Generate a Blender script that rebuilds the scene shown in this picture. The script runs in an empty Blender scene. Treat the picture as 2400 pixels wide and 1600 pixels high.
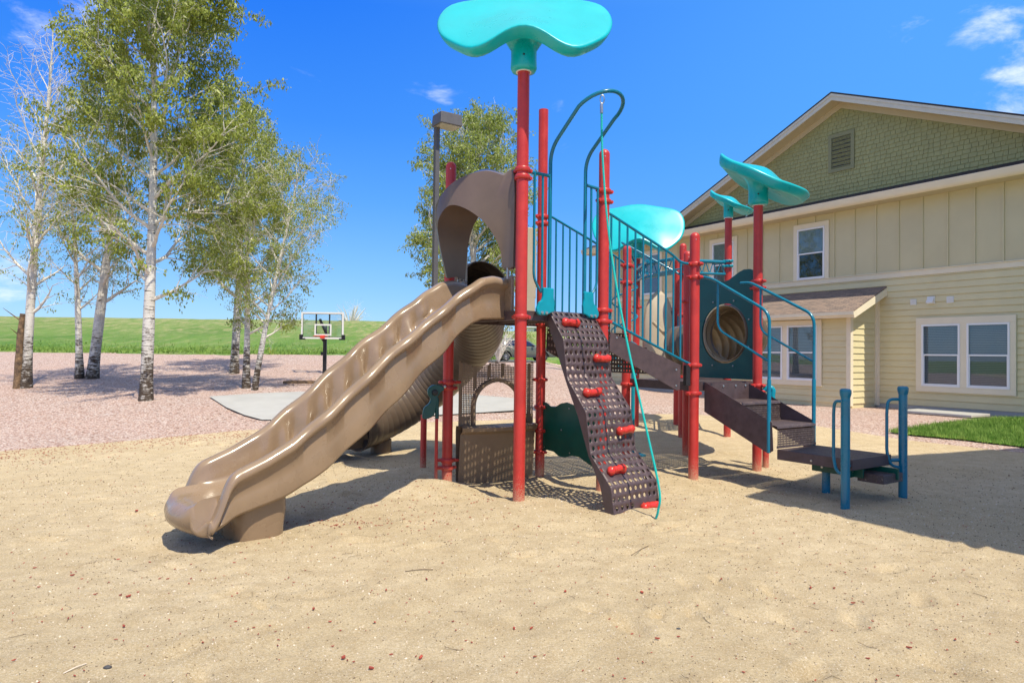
import bpy, math, random
import numpy as np
from mathutils import Vector, Matrix
R = math.radians
random.seed(7); rng = np.random.default_rng(7)

# ------------------------------------------------------------------ camera
CAM_H = 1.55; FPX = 1600.0; PITCH = R(1.074); ROLL = 0.012
fw = np.array([0, math.cos(PITCH), math.sin(PITCH)])
u0 = np.array([0, -math.sin(PITCH), math.cos(PITCH)]); r0 = np.array([1., 0, 0])
cr = math.cos(ROLL)*r0 + math.sin(ROLL)*u0
cu = math.cos(ROLL)*u0 - math.sin(ROLL)*r0
sc = bpy.context.scene
cd = bpy.data.cameras.new("camera"); cam = bpy.data.objects.new("camera", cd)
sc.collection.objects.link(cam)
cd.lens = 24.0; cd.sensor_width = 36.0; cd.clip_end = 5000; cd.clip_start = 0.05
mw = Matrix.Identity(4)
for i in range(3):
    mw[i][0] = cr[i]; mw[i][1] = cu[i]; mw[i][2] = -fw[i]
mw[2][3] = CAM_H
cam.matrix_world = mw
sc.camera = cam

# ------------------------------------------------------------------ sun, sky, exposure
SUN_EL = 60.0
sdir = Vector((0.53, -0.848, 0)).normalized()          # horizontal direction towards the sun
sun_vec = Vector((sdir.x*math.cos(R(SUN_EL)), sdir.y*math.cos(R(SUN_EL)), math.sin(R(SUN_EL))))
sl = bpy.data.lights.new("sun", 'SUN'); sl.energy = 3.2; sl.angle = R(0.53); sl.color = (1.0, 0.92, 0.74)
so = bpy.data.objects.new("sun", sl); sc.collection.objects.link(so)
so.rotation_euler = sun_vec.to_track_quat('Z', 'Y').to_euler()
so.location = (10, -20, 30)
w = bpy.data.worlds.new("World"); sc.world = w; w.use_nodes = True
wn = w.node_tree; wn.nodes.clear(); wl = wn.links
def WN(t): return wn.nodes.new(t)
sky = WN('ShaderNodeTexSky'); sky.sky_type = 'NISHITA'; sky.sun_disc = False
sky.sun_elevation = R(SUN_EL); sky.sun_rotation = math.atan2(sdir.x, sdir.y)
sky.altitude = 1800; sky.air_density = 1.0; sky.dust_density = 0.25; sky.ozone_density = 3.0
hsv = WN('ShaderNodeHueSaturation'); hsv.inputs['Saturation'].default_value = 1.22; hsv.inputs['Value'].default_value = .8
wl.new(sky.outputs[0], hsv.inputs['Color'])
tc = WN('ShaderNodeTexCoord')
# clear deep blue above the horizon, paled towards the unseen zenith to add neutral fill
nrm = WN('ShaderNodeVectorMath'); nrm.operation = 'NORMALIZE'; wl.new(tc.outputs['Generated'], nrm.inputs[0])
sxyz = WN('ShaderNodeSeparateXYZ'); wl.new(nrm.outputs[0], sxyz.inputs[0])
rp_ = WN('ShaderNodeValToRGB'); wl.new(sxyz.outputs[2], rp_.inputs[0]); el = rp_.color_ramp.elements
SKYR = [(0, (1.1, 2.0, 3.2)), (.06, (.92, 1.95, 3.4)), (.12, (.68, 1.75, 3.5)), (.21, (.32, 1.32, 3.6)), (.31, (.12, .96, 3.6)), (.45, (.02, .68, 3.6)), (.56, (.35, 1.1, 3.6)), (.78, (2.3, 2.5, 3.0)), (1, (2.9, 2.9, 3.0))]
while len(el) > 1: el.remove(el[-1])
for i_, (p_, c_) in enumerate(SKYR):
    e_ = el[0] if i_ == 0 else el.new(p_); e_.position = p_; e_.color = (*[v/5 for v in c_], 1)
sc5 = WN('ShaderNodeVectorMath'); sc5.operation = 'SCALE'; sc5.inputs[3].default_value = 5.55; wl.new(rp_.outputs[0], sc5.inputs[0])
skm = WN('ShaderNodeMix'); skm.data_type = 'RGBA'; skm.inputs[0].default_value = .8; wl.new(hsv.outputs[0], skm.inputs[6]); wl.new(sc5.outputs[0], skm.inputs[7])
mp = WN('ShaderNodeMapping'); mp.inputs['Scale'].default_value = (5.5, 5.5, 13.0); mp.inputs['Location'].default_value = (1.3, .4, 0)
wl.new(tc.outputs['Generated'], mp.inputs[0])
nz = WN('ShaderNodeTexNoise'); nz.inputs['Scale'].default_value = 1.6; nz.inputs['Detail'].default_value = 9; nz.inputs['Roughness'].default_value = .62
nz.inputs['Distortion'].default_value = .35
wl.new(mp.outputs[0], nz.inputs[0])
def skydir(px, py):
    d = (px-1200)/FPX*cr - (py-800)/FPX*cu + fw
    return tuple(d/np.linalg.norm(d))
acc = None
BEH = [((-.3, -1, .35), .7, .42), ((-1, -.35, .3), .55, .45)]  # unseen cloud banks added behind the camera to brighten the facade
for (px, py, rad, amt) in [(None, b_[0], b_[1], b_[2]) for b_ in BEH]+[(2335, 75, .085, .30), (2410, 200, .12, .33), (2300, 230, .07, .2), (40, 45, .07, .27), (330, 10, .18, .27),
                           (10, 640, .11, .30), (-500, 560, .2, .35), (2900, 100, .35, .4), (2150, 60, .10, .12), (700, 160, .08, .10), (640, 270, .05, .26),
                           (1330, 350, .05, .2), (1030, 220, .04, .16), (1310, 240, .03, .2), (560, 20, .04, .1), (960, 215, .05, .13), (-900, 100, .4, .3), (3600, 300, .4, .3), (30, 100, .05, .1)]:
    dn = WN('ShaderNodeVectorMath'); dn.operation = 'DISTANCE'; dn.inputs[1].default_value = skydir(px, py) if px is not None else tuple(Vector(py).normalized())
    nm = WN('ShaderNodeVectorMath'); nm.operation = 'NORMALIZE'; wl.new(tc.outputs['Generated'], nm.inputs[0])
    wl.new(nm.outputs[0], dn.inputs[0])
    mr = WN('ShaderNodeMapRange'); mr.interpolation_type = 'SMOOTHSTEP'
    mr.inputs[1].default_value = 0; mr.inputs[2].default_value = rad; mr.inputs[3].default_value = amt; mr.inputs[4].default_value = 0
    wl.new(dn.outputs['Value'], mr.inputs[0])
    if acc is None: acc = mr.outputs[0]
    else:
        mx = WN('ShaderNodeMath'); mx.operation = 'MAXIMUM'; wl.new(acc, mx.inputs[0]); wl.new(mr.outputs[0], mx.inputs[1]); acc = mx.outputs[0]
ad = WN('ShaderNodeMath'); ad.operation = 'ADD'; wl.new(nz.outputs['Fac'], ad.inputs[0]); wl.new(acc, ad.inputs[1])
cm = WN('ShaderNodeMapRange'); cm.interpolation_type = 'SMOOTHSTEP'
cm.inputs[1].default_value = .70; cm.inputs[2].default_value = 1.02; cm.inputs[3].default_value = 0; cm.inputs[4].default_value = .9
wl.new(ad.outputs[0], cm.inputs[0])
mixc = WN('ShaderNodeMix'); mixc.data_type = 'RGBA'
wl.new(cm.outputs[0], mixc.inputs[0]); wl.new(skm.outputs[2], mixc.inputs[6]); mixc.inputs[7].default_value = (4.3, 4.6, 5.0, 1)
# the sky is paler on the side towards the sun
dn2 = WN('ShaderNodeVectorMath'); dn2.operation = 'DISTANCE'; dn2.inputs[1].default_value = skydir(2700, 150); wl.new(nrm.outputs[0], dn2.inputs[0])
mr2 = WN('ShaderNodeMapRange'); mr2.interpolation_type = 'SMOOTHSTEP'; mr2.inputs[1].default_value = .1; mr2.inputs[2].default_value = 1.05; mr2.inputs[3].default_value = .75; mr2.inputs[4].default_value = 0
wl.new(dn2.outputs['Value'], mr2.inputs[0]); pal = WN('ShaderNodeMix'); pal.data_type = 'RGBA'; wl.new(mr2.outputs[0], pal.inputs[0])
wl.new(skm.outputs[2], pal.inputs[6]); pal.inputs[7].default_value = (.48, 1.75, 4.0, 1); wl.new(pal.outputs[2], mixc.inputs[6])
bg = WN('ShaderNodeBackground'); bg.inputs[1].default_value = 0.15
wl.new(mixc.outputs[2], bg.inputs[0])
wo = WN('ShaderNodeOutputWorld'); wl.new(bg.outputs[0], wo.inputs[0])
vs = sc.view_settings; vs.view_transform = 'Standard'; vs.look = 'None'; vs.gamma = 1.0; vs.exposure = 0.80; vs.use_curve_mapping = False
sc.cycles.max_bounces = 8; sc.cycles.diffuse_bounces = 4; sc.cycles.glossy_bounces = 3; sc.cycles.transparent_max_bounces = 12
sc.cycles.use_denoising = True

# ------------------------------------------------------------------ helpers
def tag(o, label=None, cat=None, group=None, kind=None):
    if label: o['label'] = label
    if cat: o['category'] = cat
    if group: o['group'] = group
    if kind: o['kind'] = kind
    return o
def empty(name, loc, label, cat, group=None):
    o = bpy.data.objects.new(name, None); sc.collection.objects.link(o); o.location = loc
    o.empty_display_size = .2
    return tag(o, label, cat, group)
class MB:
    def __init__(s): s.v = []; s.f = []; s.m = []
    def add(s, vs_, fs_, mi=0):
        n = len(s.v); s.v.extend([tuple(map(float, p)) for p in vs_])
        s.f.extend([tuple(n+i for i in f) for f in fs_]); s.m.extend([mi]*len(fs_))
        return s
    def obox(s, c, ax, ay, az, mi=0):
        c = np.array(c, float); ax = np.array(ax, float); ay = np.array(ay, float); az = np.array(az, float)
        p = [c+i*ax+j*ay+k*az for k in (-1, 1) for j in (-1, 1) for i in (-1, 1)]
        return s.add(p, [(0, 2, 3, 1), (4, 5, 7, 6), (0, 1, 5, 4), (2, 6, 7, 3), (0, 4, 6, 2), (1, 3, 7, 5)], mi)
    def box(s, x0, x1, y0, y1, z0, z1, mi=0):
        return s.obox(((x0+x1)/2, (y0+y1)/2, (z0+z1)/2), ((x1-x0)/2, 0, 0), (0, (y1-y0)/2, 0), (0, 0, (z1-z0)/2), mi)
    def grid(s, P, closeu=False, closev=False, mi=0, flip=False):
        P = np.asarray(P, float); nu, nv = P.shape[:2]
        n = len(s.v); s.v.extend(map(tuple, P.reshape(-1, 3).tolist()))
        for i in range(nu if closeu else nu-1):
            for j in range(nv if closev else nv-1):
                a = n+i*nv+j; b = n+((i+1) % nu)*nv+j; c = n+((i+1) % nu)*nv+(j+1) % nv; d = n+i*nv+(j+1) % nv
                s.f.append((a, d, c, b) if flip else (a, b, c, d)); s.m.append(mi)
        return s
    def tube(s, pts, r, seg=12, cap=True, mi=0, rad=None):
        pts = [np.array(p, float) for p in pts]; n = len(pts)
        T = []
        for i in range(n):
            t = pts[min(i+1, n-1)]-pts[max(i-1, 0)]; T.append(t/(np.linalg.norm(t)+1e-12))
        a = np.array([0, 0, 1.]) if abs(T[0][2]) < .9 else np.array([1., 0, 0])
        x = np.cross(T[0], a); x /= np.linalg.norm(x)
        rows = []
        for i in range(n):
            x = x - T[i]*(x@T[i]); x /= np.linalg.norm(x)+1e-12; y = np.cross(T[i], x)
            rr = (rad[i] if rad is not None else r)
            rows.append([pts[i]+rr*(math.cos(2*math.pi*k/seg)*x+math.sin(2*math.pi*k/seg)*y) for k in range(seg)])
        b = len(s.v); s.grid(rows, closev=True, mi=mi)
        if cap:
            s.f.append(tuple(b+k for k in range(seg))); s.m.append(mi)
            s.f.append(tuple(b+(n-1)*seg+k for k in reversed(range(seg)))); s.m.append(mi)
        return s
    def lathe(s, prof, c, seg=24, mi=0, ax=None):
        c = np.array(c, float); ax = np.array([0, 0, 1.]) if ax is None else np.array(ax, float)/np.linalg.norm(ax)
        a = np.array([1., 0, 0]) if abs(ax[0]) < .9 else np.array([0, 1., 0])
        x = np.cross(ax, a); x /= np.linalg.norm(x); y = np.cross(ax, x)
        rows = [[c+ax*h+r*(math.cos(2*math.pi*k/seg)*x+math.sin(2*math.pi*k/seg)*y) for k in range(seg)] for r, h in prof]
        return s.grid(rows, closev=True, mi=mi)
    def poly(s, pts, n, t, mi=0):           # extruded polygon: pts 3-D loop, n unit normal, thickness t
        P = [np.array(p, float) for p in pts]; n = np.array(n, float)*t; k = len(P)
        return s.add(P+[p+n for p in P], [tuple(range(k))]+[tuple(k+i for i in reversed(range(k)))]+[(i, k+i, k+(i+1) % k, (i+1) % k) for i in range(k)], mi)
    def build(s, name, mats, parent=None, smooth=35, bevel=0, solid=0, offset=-1):
        me = bpy.data.meshes.new(name); me.from_pydata(s.v, [], s.f)
        if not isinstance(mats, (list, tuple)): mats = [mats]
        for m in mats: me.materials.append(m)
        if len(mats) > 1: me.polygons.foreach_set('material_index', s.m)
        if smooth:
            me.polygons.foreach_set('use_smooth', [True]*len(me.polygons)); me.set_sharp_from_angle(angle=R(smooth))
        me.update()
        o = bpy.data.objects.new(name, me); sc.collection.objects.link(o)
        if parent:
            o.parent = parent
            off = Vector(parent.location); p = parent.parent
            while p: off += p.location; p = p.parent
            o.location = -off
        if solid:
            m = o.modifiers.new('solid', 'SOLIDIFY'); m.thickness = solid; m.offset = offset
        if bevel:
            m = o.modifiers.new('bevel', 'BEVEL'); m.width = bevel; m.segments = 2; m.limit_method = 'ANGLE'; m.angle_limit = R(40)
        return o
def fix(o):    # after parenting: put origin offset right for nested parts (all meshes are in world coordinates)
    return o
def fillet(pts, r, n=6):
    P = [np.array(p, float) for p in pts]; out = [P[0]]
    for i in range(1, len(P)-1):
        a = P[i-1]-P[i]; b = P[i+1]-P[i]; la = np.linalg.norm(a); lb = np.linalg.norm(b); rr = min(r, la*.48, lb*.48)
        p0 = P[i]+a/la*rr; p1 = P[i]+b/lb*rr
        for k in range(n+1):
            t = k/n; out.append((1-t)**2*p0+2*t*(1-t)*P[i]+t*t*p1)
    out.append(P[-1]); return out
def spline(pts, n=8):
    P = [np.array(p, float) for p in pts]; P = [2*P[0]-P[1]]+P+[2*P[-1]-P[-2]]; out = []
    for i in range(1, len(P)-2):
        for k in range(n):
            t = k/n
            out.append(.5*((2*P[i])+(-P[i-1]+P[i+1])*t+(2*P[i-1]-5*P[i]+4*P[i+1]-P[i+2])*t*t+(-P[i-1]+3*P[i]-3*P[i+1]+P[i+2])*t**3))
    out.append(P[-2]); return out
def unit(v): v = np.array(v, float); return v/np.linalg.norm(v)
def ip(x, xs, ys): return float(np.interp(x, xs, ys))
def sstep(a, b, x):
    t = np.clip((x-a)/(b-a), 0, 1); return t*t*(3-2*t)
def ray(px, py):
    return (px-1200)/FPX*cr - (py-800)/FPX*cu + fw
def at(px, py, Y):
    d = ray(px, py); return np.array([0, 0, CAM_H]) + d*Y/d[1]

# ------------------------------------------------------------------ materials
def mat(name, col, rough=.5, metal=0, spec=.5, var=0., vscale=8., bump=0., bscale=60., coat=0., col2=None, rvar=0., det=4, bdist=.01, ao=None):
    m = bpy.data.materials.new(name); m.use_nodes = True; nt = m.node_tree; b = nt.nodes['Principled BSDF']
    b.inputs['Base Color'].default_value = (*col, 1); b.inputs['Roughness'].default_value = rough; b.inputs['Metallic'].default_value = metal
    b.inputs['Specular IOR Level'].default_value = spec
    if coat: b.inputs['Coat Weight'].default_value = coat; b.inputs['Coat Roughness'].default_value = .08
    if var or bump or rvar:
        tcn = nt.nodes.new('ShaderNodeTexCoord')
    if var or col2 or rvar:
        n = nt.nodes.new('ShaderNodeTexNoise'); n.inputs['Scale'].default_value = vscale; n.inputs['Detail'].default_value = det; n.inputs['Roughness'].default_value = .6
        nt.links.new(tcn.outputs['Object'], n.inputs[0])
        mr = nt.nodes.new('ShaderNodeMapRange'); mr.inputs[1].default_value = .3; mr.inputs[2].default_value = .7
        nt.links.new(n.outputs['Fac'], mr.inputs[0])
        mx = nt.nodes.new('ShaderNodeMix'); mx.data_type = 'RGBA'; nt.links.new(mr.outputs[0], mx.inputs[0])
        c2 = col2 or tuple(c*(1-var) for c in col); c1 = col if col2 else tuple(min(1, c*(1+var*.6)) for c in col)
        mx.inputs[6].default_value = (*c2, 1); mx.inputs[7].default_value = (*c1, 1)
        nt.links.new(mx.outputs[2], b.inputs['Base Color'])
        if rvar:
            m2 = nt.nodes.new('ShaderNodeMapRange'); m2.inputs[1].default_value = .3; m2.inputs[2].default_value = .7
            m2.inputs[3].default_value = rough-rvar; m2.inputs[4].default_value = rough+rvar
            nt.links.new(n.outputs['Fac'], m2.inputs[0]); nt.links.new(m2.outputs[0], b.inputs['Roughness'])
    if bump:
        n2 = nt.nodes.new('ShaderNodeTexNoise'); n2.inputs['Scale'].default_value = bscale; n2.inputs['Detail'].default_value = 5
        nt.links.new(tcn.outputs['Object'], n2.inputs[0])
        bp = nt.nodes.new('ShaderNodeBump'); bp.inputs['Strength'].default_value = bump; bp.inputs['Distance'].default_value = bdist
        nt.links.new(n2.outputs['Fac'], bp.inputs['Height']); nt.links.new(bp.outputs[0], b.inputs['Normal'])
    return m
def speckle(m, col, scale=260, thr=.63, amount=1.0, zmax=None):
    """adds fine specks (paint chips, dust); with zmax only near the ground (splashed sand)"""
    nt = m.node_tree; b = nt.nodes['Principled BSDF']; g = nt.nodes.new('ShaderNodeNewGeometry')
    n = nt.nodes.new('ShaderNodeTexNoise'); n.inputs['Scale'].default_value = scale; n.inputs['Detail'].default_value = 3; n.inputs['Roughness'].default_value = .7
    nt.links.new(g.outputs['Position'], n.inputs[0])
    val = n.outputs['Fac']
    if zmax:
        sp = nt.nodes.new('ShaderNodeSeparateXYZ'); nt.links.new(g.outputs['Position'], sp.inputs[0])
        mz = nt.nodes.new('ShaderNodeMapRange'); mz.inputs[1].default_value = 0; mz.inputs[2].default_value = zmax; mz.inputs[3].default_value = .26; mz.inputs[4].default_value = 0
        nt.links.new(sp.outputs[2], mz.inputs[0])
        a = nt.nodes.new('ShaderNodeMath'); a.operation = 'ADD'; nt.links.new(val, a.inputs[0]); nt.links.new(mz.outputs[0], a.inputs[1]); val = a.outputs[0]
    mr = nt.nodes.new('ShaderNodeMapRange'); mr.inputs[1].default_value = thr; mr.inputs[2].default_value = thr+.05; mr.inputs[3].default_value = 0; mr.inputs[4].default_value = amount
    nt.links.new(val, mr.inputs[0])
    mx = nt.nodes.new('ShaderNodeMix'); mx.data_type = 'RGBA'; nt.links.new(mr.outputs[0], mx.inputs[0])
    old = b.inputs['Base Color']
    if old.links: nt.links.new(old.links[0].from_socket, mx.inputs[6])
    else: mx.inputs[6].default_value = old.default_value[:]
    mx.inputs[7].default_value = (*col, 1); nt.links.new(mx.outputs[2], b.inputs['Base Color'])
    return m
M = {}
M['tan'] = speckle(mat('tan plastic', (.275, .188, .118), .27, var=.12, vscale=3, bump=.05, bscale=350, coat=.25, rvar=.06), (.40, .32, .25), 420, .66, .5)
M['tan2'] = mat('sand coloured plastic', (.40, .31, .20), .35, var=.1, vscale=3)
M['cream'] = mat('cream plastic', (.50, .42, .31), .3, var=.08, vscale=3)
M['panel_br'] = mat('brown panel plastic', (.25, .18, .12), .42, var=.12, vscale=4)
M['hood_shade'] = mat('brown hood plastic darkened for shade', (.15, .105, .082), .3, var=.12, vscale=4)  # brown plastic made darker: the leaf roof's shade put into the colour
M['brown_pl'] = mat('brown plastic', (.12, .085, .06), .38, var=.15, vscale=4, rvar=.05)
M['red'] = speckle(speckle(mat('red powder coat', (.52, .036, .03), .40, var=.16, vscale=5, rvar=.08), (.62, .36, .28), 90, .76, .6), (.55, .40, .26), 170, .70, .85, .38)
M['red_hold'] = mat('red moulded hold', (.60, .035, .022), .3, var=.2, vscale=25, bump=.4, bscale=30, coat=.2)
M['teal'] = mat('teal powder coat', (.0, .17, .27), .28, var=.15, vscale=5, rvar=.06, coat=.2)
M['teal_lt'] = mat('bright teal cast', (.0, .28, .38), .3, var=.1, vscale=9)
M['cyan'] = mat('turquoise plastic', (.0, .45, .50), .30, var=.08, vscale=2.5, rvar=.05)
M['rope'] = mat('turquoise rope', (.0, .48, .44), .7, bump=.6, bscale=200)
M['darkteal'] = mat('dark teal plastic', (.0, .085, .082), .35, var=.15, vscale=4)
M['green_panel'] = mat('dark green plastic sheet', (.0, .085, .058), .35, var=.15, vscale=6)
M['steel_br'] = speckle(mat('brown coated steel', (.088, .058, .062), .42, var=.28, vscale=9, rvar=.1, bump=.1, bscale=90), (.25, .2, .18), 75, .74, .55)
M['deck'] = speckle(mat('brown coated deck', (.085, .06, .062), .5, var=.3, vscale=14, rvar=.1), (.34, .27, .2), 50, .6, .6)
M['dark'] = mat('dark coated steel', (.022, .018, .019), .5, var=.2)
M['steel'] = mat('galvanised steel', (.55, .55, .54), .35, metal=.9, var=.1, vscale=20)
M['grey_rod'] = mat('grey rod', (.42, .43, .44), .4, metal=.5)
M['black'] = mat('black paint', (.012, .012, .014), .4)
M['lamp_grey'] = mat('grey painted pole', (.105, .098, .10), .5, var=.12, vscale=6)
M['lens'] = mat('lamp lens', (.42, .40, .33), .2)
M['white_paint'] = mat('white paint', (.78, .78, .77), .4)
M['siding'] = mat('tan lap siding', (.70, .615, .365), .62, var=.07, vscale=1.2, bump=.12, bscale=40)
M['batten'] = mat('tan board and batten', (.61, .54, .33), .65, var=.06, vscale=1.0, bump=.1, bscale=30)
M['trim'] = mat('cream trim board', (.80, .71, .53), .55, var=.05, vscale=2, bump=.08, bscale=50)
M['rake'] = mat('grey white rake board', (.60, .57, .48), .55, var=.06)
M['soffit'] = mat('tan soffit', (.52, .45, .30), .7)
M['shake'] = mat('olive shake shingle', (.34, .335, .155), .85, var=.10, vscale=4, bump=.08, bscale=40)
M['asphalt_sh'] = mat('dark roof shingle', (.045, .032, .032), .85, var=.4, vscale=30)
M['vinyl'] = mat('white vinyl sash', (.82, .82, .83), .3)
M['vent'] = mat('white vent', (.76, .75, .72), .45)
M['conc'] = mat('concrete', (.42, .41, .385), .85, var=.1, vscale=1.5, bump=.2, bscale=120, det=8)
M['asphalt'] = mat('asphalt road', (.14, .135, .13), .9, var=.1)
M['tyre'] = mat('tyre rubber', (.02, .02, .02), .8)
M['rim'] = mat('wheel rim', (.6, .6, .6), .3, metal=.8)
M['carpaint'] = mat('grey green car paint', (.17, .185, .15), .25, metal=.35, coat=.7)
M['carglass'] = mat('car glass', (.02, .028, .05), .06, spec=.8)
M['carplastic'] = mat('dark grey bumper', (.045, .05, .06), .5)
M['tail'] = mat('red tail lamp', (.65, .02, .015), .2)
M['orange_roof'] = mat('orange roof', (.55, .16, .06), .8, var=.2)
M['stucco'] = mat('stucco wall', (.55, .42, .28), .8)
M['darkroof'] = mat('dark gable', (.06, .05, .05), .8)
M['chip'] = mat('red bark chip', (.36, .065, .04), .8, var=.5, vscale=30)
M['twig'] = mat('dry twig', (.17, .12, .075), .9)
M['stone'] = mat('dark pebble', (.06, .06, .065), .7)
M['palestone'] = mat('pale pebble', (.72, .62, .50), .7)
M['bin'] = mat('navy bin', (.01, .018, .07), .5)
M['redrim'] = mat('orange red rim', (.75, .06, .03), .4)

def glassmat():
    m = bpy.data.materials.new('window glass'); m.use_nodes = True; nt = m.node_tree; nt.nodes.clear()
    o = nt.nodes.new('ShaderNodeOutputMaterial'); mx = nt.nodes.new('ShaderNodeMixShader')
    g = nt.nodes.new('ShaderNodeBsdfGlossy'); g.inputs['Roughness'].default_value = .015; g.inputs['Color'].default_value = (.95, .97, 1, 1)
    t = nt.nodes.new('ShaderNodeBsdfTransparent'); t.inputs['Color'].default_value = (.80, .85, .86, 1)
    f = nt.nodes.new('ShaderNodeLayerWeight'); f.inputs['Blend'].default_value = .35
    k = nt.nodes.new('ShaderNodeMapRange'); k.inputs[3].default_value = .04; k.inputs[4].default_value = .20; nt.links.new(f.outputs['Facing'], k.inputs[0])
    nt.links.new(k.outputs[0], mx.inputs[0]); nt.links.new(t.outputs[0], mx.inputs[1]); nt.links.new(g.outputs[0], mx.inputs[2]); nt.links.new(mx.outputs[0], o.inputs[0])
    return m
M['glass'] = glassmat()
def clearglass():
    m = bpy.data.materials.new('clear acrylic'); m.use_nodes = True; nt = m.node_tree; nt.nodes.clear()
    o = nt.nodes.new('ShaderNodeOutputMaterial'); mx = nt.nodes.new('ShaderNodeMixShader'); mx.inputs[0].default_value = .06
    g = nt.nodes.new('ShaderNodeBsdfGlossy'); g.inputs['Roughness'].default_value = .05
    t = nt.nodes.new('ShaderNodeBsdfTransparent'); t.inputs['Color'].default_value = (.93, .95, .96, 1)
    nt.links.new(t.outputs[0], mx.inputs[1]); nt.links.new(g.outputs[0], mx.inputs[2]); nt.links.new(mx.outputs[0], o.inputs[0]); return m
M['acrylic'] = clearglass()

def ramp(nt, fac, stops, interp='LINEAR'):
    r = nt.nodes.new('ShaderNodeValToRGB'); r.color_ramp.interpolation = interp
    e = r.color_ramp.elements
    while len(e) > 1: e.remove(e[-1])
    e[0].position = stops[0][0]; e[0].color = (*stops[0][1], 1)
    for p, c in stops[1:]:
        x = e.new(p); x.color = (*c, 1)
    nt.links.new(fac, r.inputs[0]); return r.outputs[0]
def nodes(name, rough=.9):
    m = bpy.data.materials.new(name); m.use_nodes = True; nt = m.node_tree; b = nt.nodes['Principled BSDF']; b.inputs['Roughness'].default_value = rough
    b.inputs['Specular IOR Level'].default_value = .25
    g = nt.nodes.new('ShaderNodeNewGeometry'); return m, nt, b, g.outputs['Position']
def noise(nt, pos, s, d=4, r=.6, dist=0):
    n = nt.nodes.new('ShaderNodeTexNoise'); n.inputs['Scale'].default_value = s; n.inputs['Detail'].default_value = d; n.inputs['Roughness'].default_value = r; n.inputs['Distortion'].default_value = dist
    nt.links.new(pos, n.inputs[0]); return n.outputs['Fac']
def mixc_(nt, fac, a, b_, bt='MIX'):
    x = nt.nodes.new('ShaderNodeMix'); x.data_type = 'RGBA'; x.blend_type = bt
    if isinstance(fac, (int, float)): x.inputs[0].default_value = fac
    else: nt.links.new(fac, x.inputs[0])
    for k, v in ((6, a), (7, b_)):
        if isinstance(v, tuple): x.inputs[k].default_value = (*v, 1)
        else: nt.links.new(v, x.inputs[k])
    return x.outputs[2]
def mrange(nt, v, a, b_, c=0., d=1.):
    x = nt.nodes.new('ShaderNodeMapRange'); x.inputs[1].default_value = a; x.inputs[2].default_value = b_; x.inputs[3].default_value = c; x.inputs[4].default_value = d
    nt.links.new(v, x.inputs[0]); return x.outputs[0]
def mathn(nt, op, a, b_):
    x = nt.nodes.new('ShaderNodeMath'); x.operation = op
    for k, v in ((0, a), (1, b_)):
        if isinstance(v, (int, float)): x.inputs[k].default_value = v
        else: nt.links.new(v, x.inputs[k])
    return x.outputs[0]
def bumpn(nt, b, h, strength, dist):
    x = nt.nodes.new('ShaderNodeBump'); x.inputs['Strength'].default_value = strength; x.inputs['Distance'].default_value = dist
    nt.links.new(h, x.inputs['Height']); nt.links.new(x.outputs[0], b.inputs['Normal'])
def voro(nt, pos, s, feat='F1'):
    v = nt.nodes.new('ShaderNodeTexVoronoi'); v.inputs['Scale'].default_value = s; v.feature = feat; nt.links.new(pos, v.inputs[0]); return v
# sand
m, nt, b, pos = nodes('sand', .95)
big = noise(nt, pos, .55, 5, .6); mid = noise(nt, pos, 4, 6, .7); fine = noise(nt, pos, 62, 8, .85)
c = mixc_(nt, mrange(nt, big, .35, .68), (.58, .455, .275), (.67, .54, .355))
c = mixc_(nt, mrange(nt, mid, .40, .75), c, (.46, .345, .20))
c = mixc_(nt, mrange(nt, fine, .38, .54, .72, 0), c, (.34, .25, .14))
c = mixc_(nt, mrange(nt, noise(nt, pos, 38, 5, .8), .60, .70, 0, .5), c, (.23, .165, .10))
c = mixc_(nt, mrange(nt, noise(nt, pos, 105, 5, .7), .54, .64, 0, .7), c, (.80, .71, .55))
v1 = voro(nt, pos, 130); sel = mrange(nt, v1.outputs['Distance'], .18, .30, 1, 0)
sepc = nt.nodes.new('ShaderNodeSeparateColor'); nt.links.new(v1.outputs['Color'], sepc.inputs[0])
g1 = mathn(nt, 'MULTIPLY', sel, mrange(nt, sepc.outputs[0], .70, .9)); c = mixc_(nt, g1, c, (.88, .80, .66))
g2 = mathn(nt, 'MULTIPLY', sel, mrange(nt, sepc.outputs[1], .92, .93)); c = mixc_(nt, g2, c, (.13, .085, .06))
nt.links.new(c, b.inputs['Base Color'])
h = mathn(nt, 'ADD', mathn(nt, 'MULTIPLY', mid, 1.6), mathn(nt, 'MULTIPLY', fine, .8))
h = mathn(nt, 'ADD', h, mathn(nt, 'MULTIPLY', g1, .3))
bumpn(nt, b, h, .8, .025); M['sand'] = m
# gravel
m, nt, b, pos = nodes('pink gravel', .9)
vv = voro(nt, pos, 32); vv.inputs['Randomness'].default_value = 1
sepc = nt.nodes.new('ShaderNodeSeparateColor'); nt.links.new(vv.outputs['Color'], sepc.inputs[0])
c = ramp(nt, sepc.outputs[0], [(0, (.27, .15, .11)), (.15, (.52, .35, .28)), (.5, (.64, .485, .41)), (.8, (.74, .62, .55)), (1, (.83, .76, .70))])
c = mixc_(nt, mrange(nt, noise(nt, pos, .5, 4), .35, .65, 0, .4), c, (.68, .47, .38))
c = mixc_(nt, mrange(nt, vv.outputs['Distance'], .30, .62, 0, .55), c, (.17, .09, .075))
vd = voro(nt, pos, 9); sd = nt.nodes.new('ShaderNodeSeparateColor'); nt.links.new(vd.outputs['Color'], sd.inputs[0])
c = mixc_(nt, mathn(nt, 'MULTIPLY', mrange(nt, vd.outputs['Distance'], .2, .3, 1, 0), mrange(nt, sd.outputs[0], .74, .76)), c, (.15, .08, .05))
nt.links.new(c, b.inputs['Base Color'])
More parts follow.
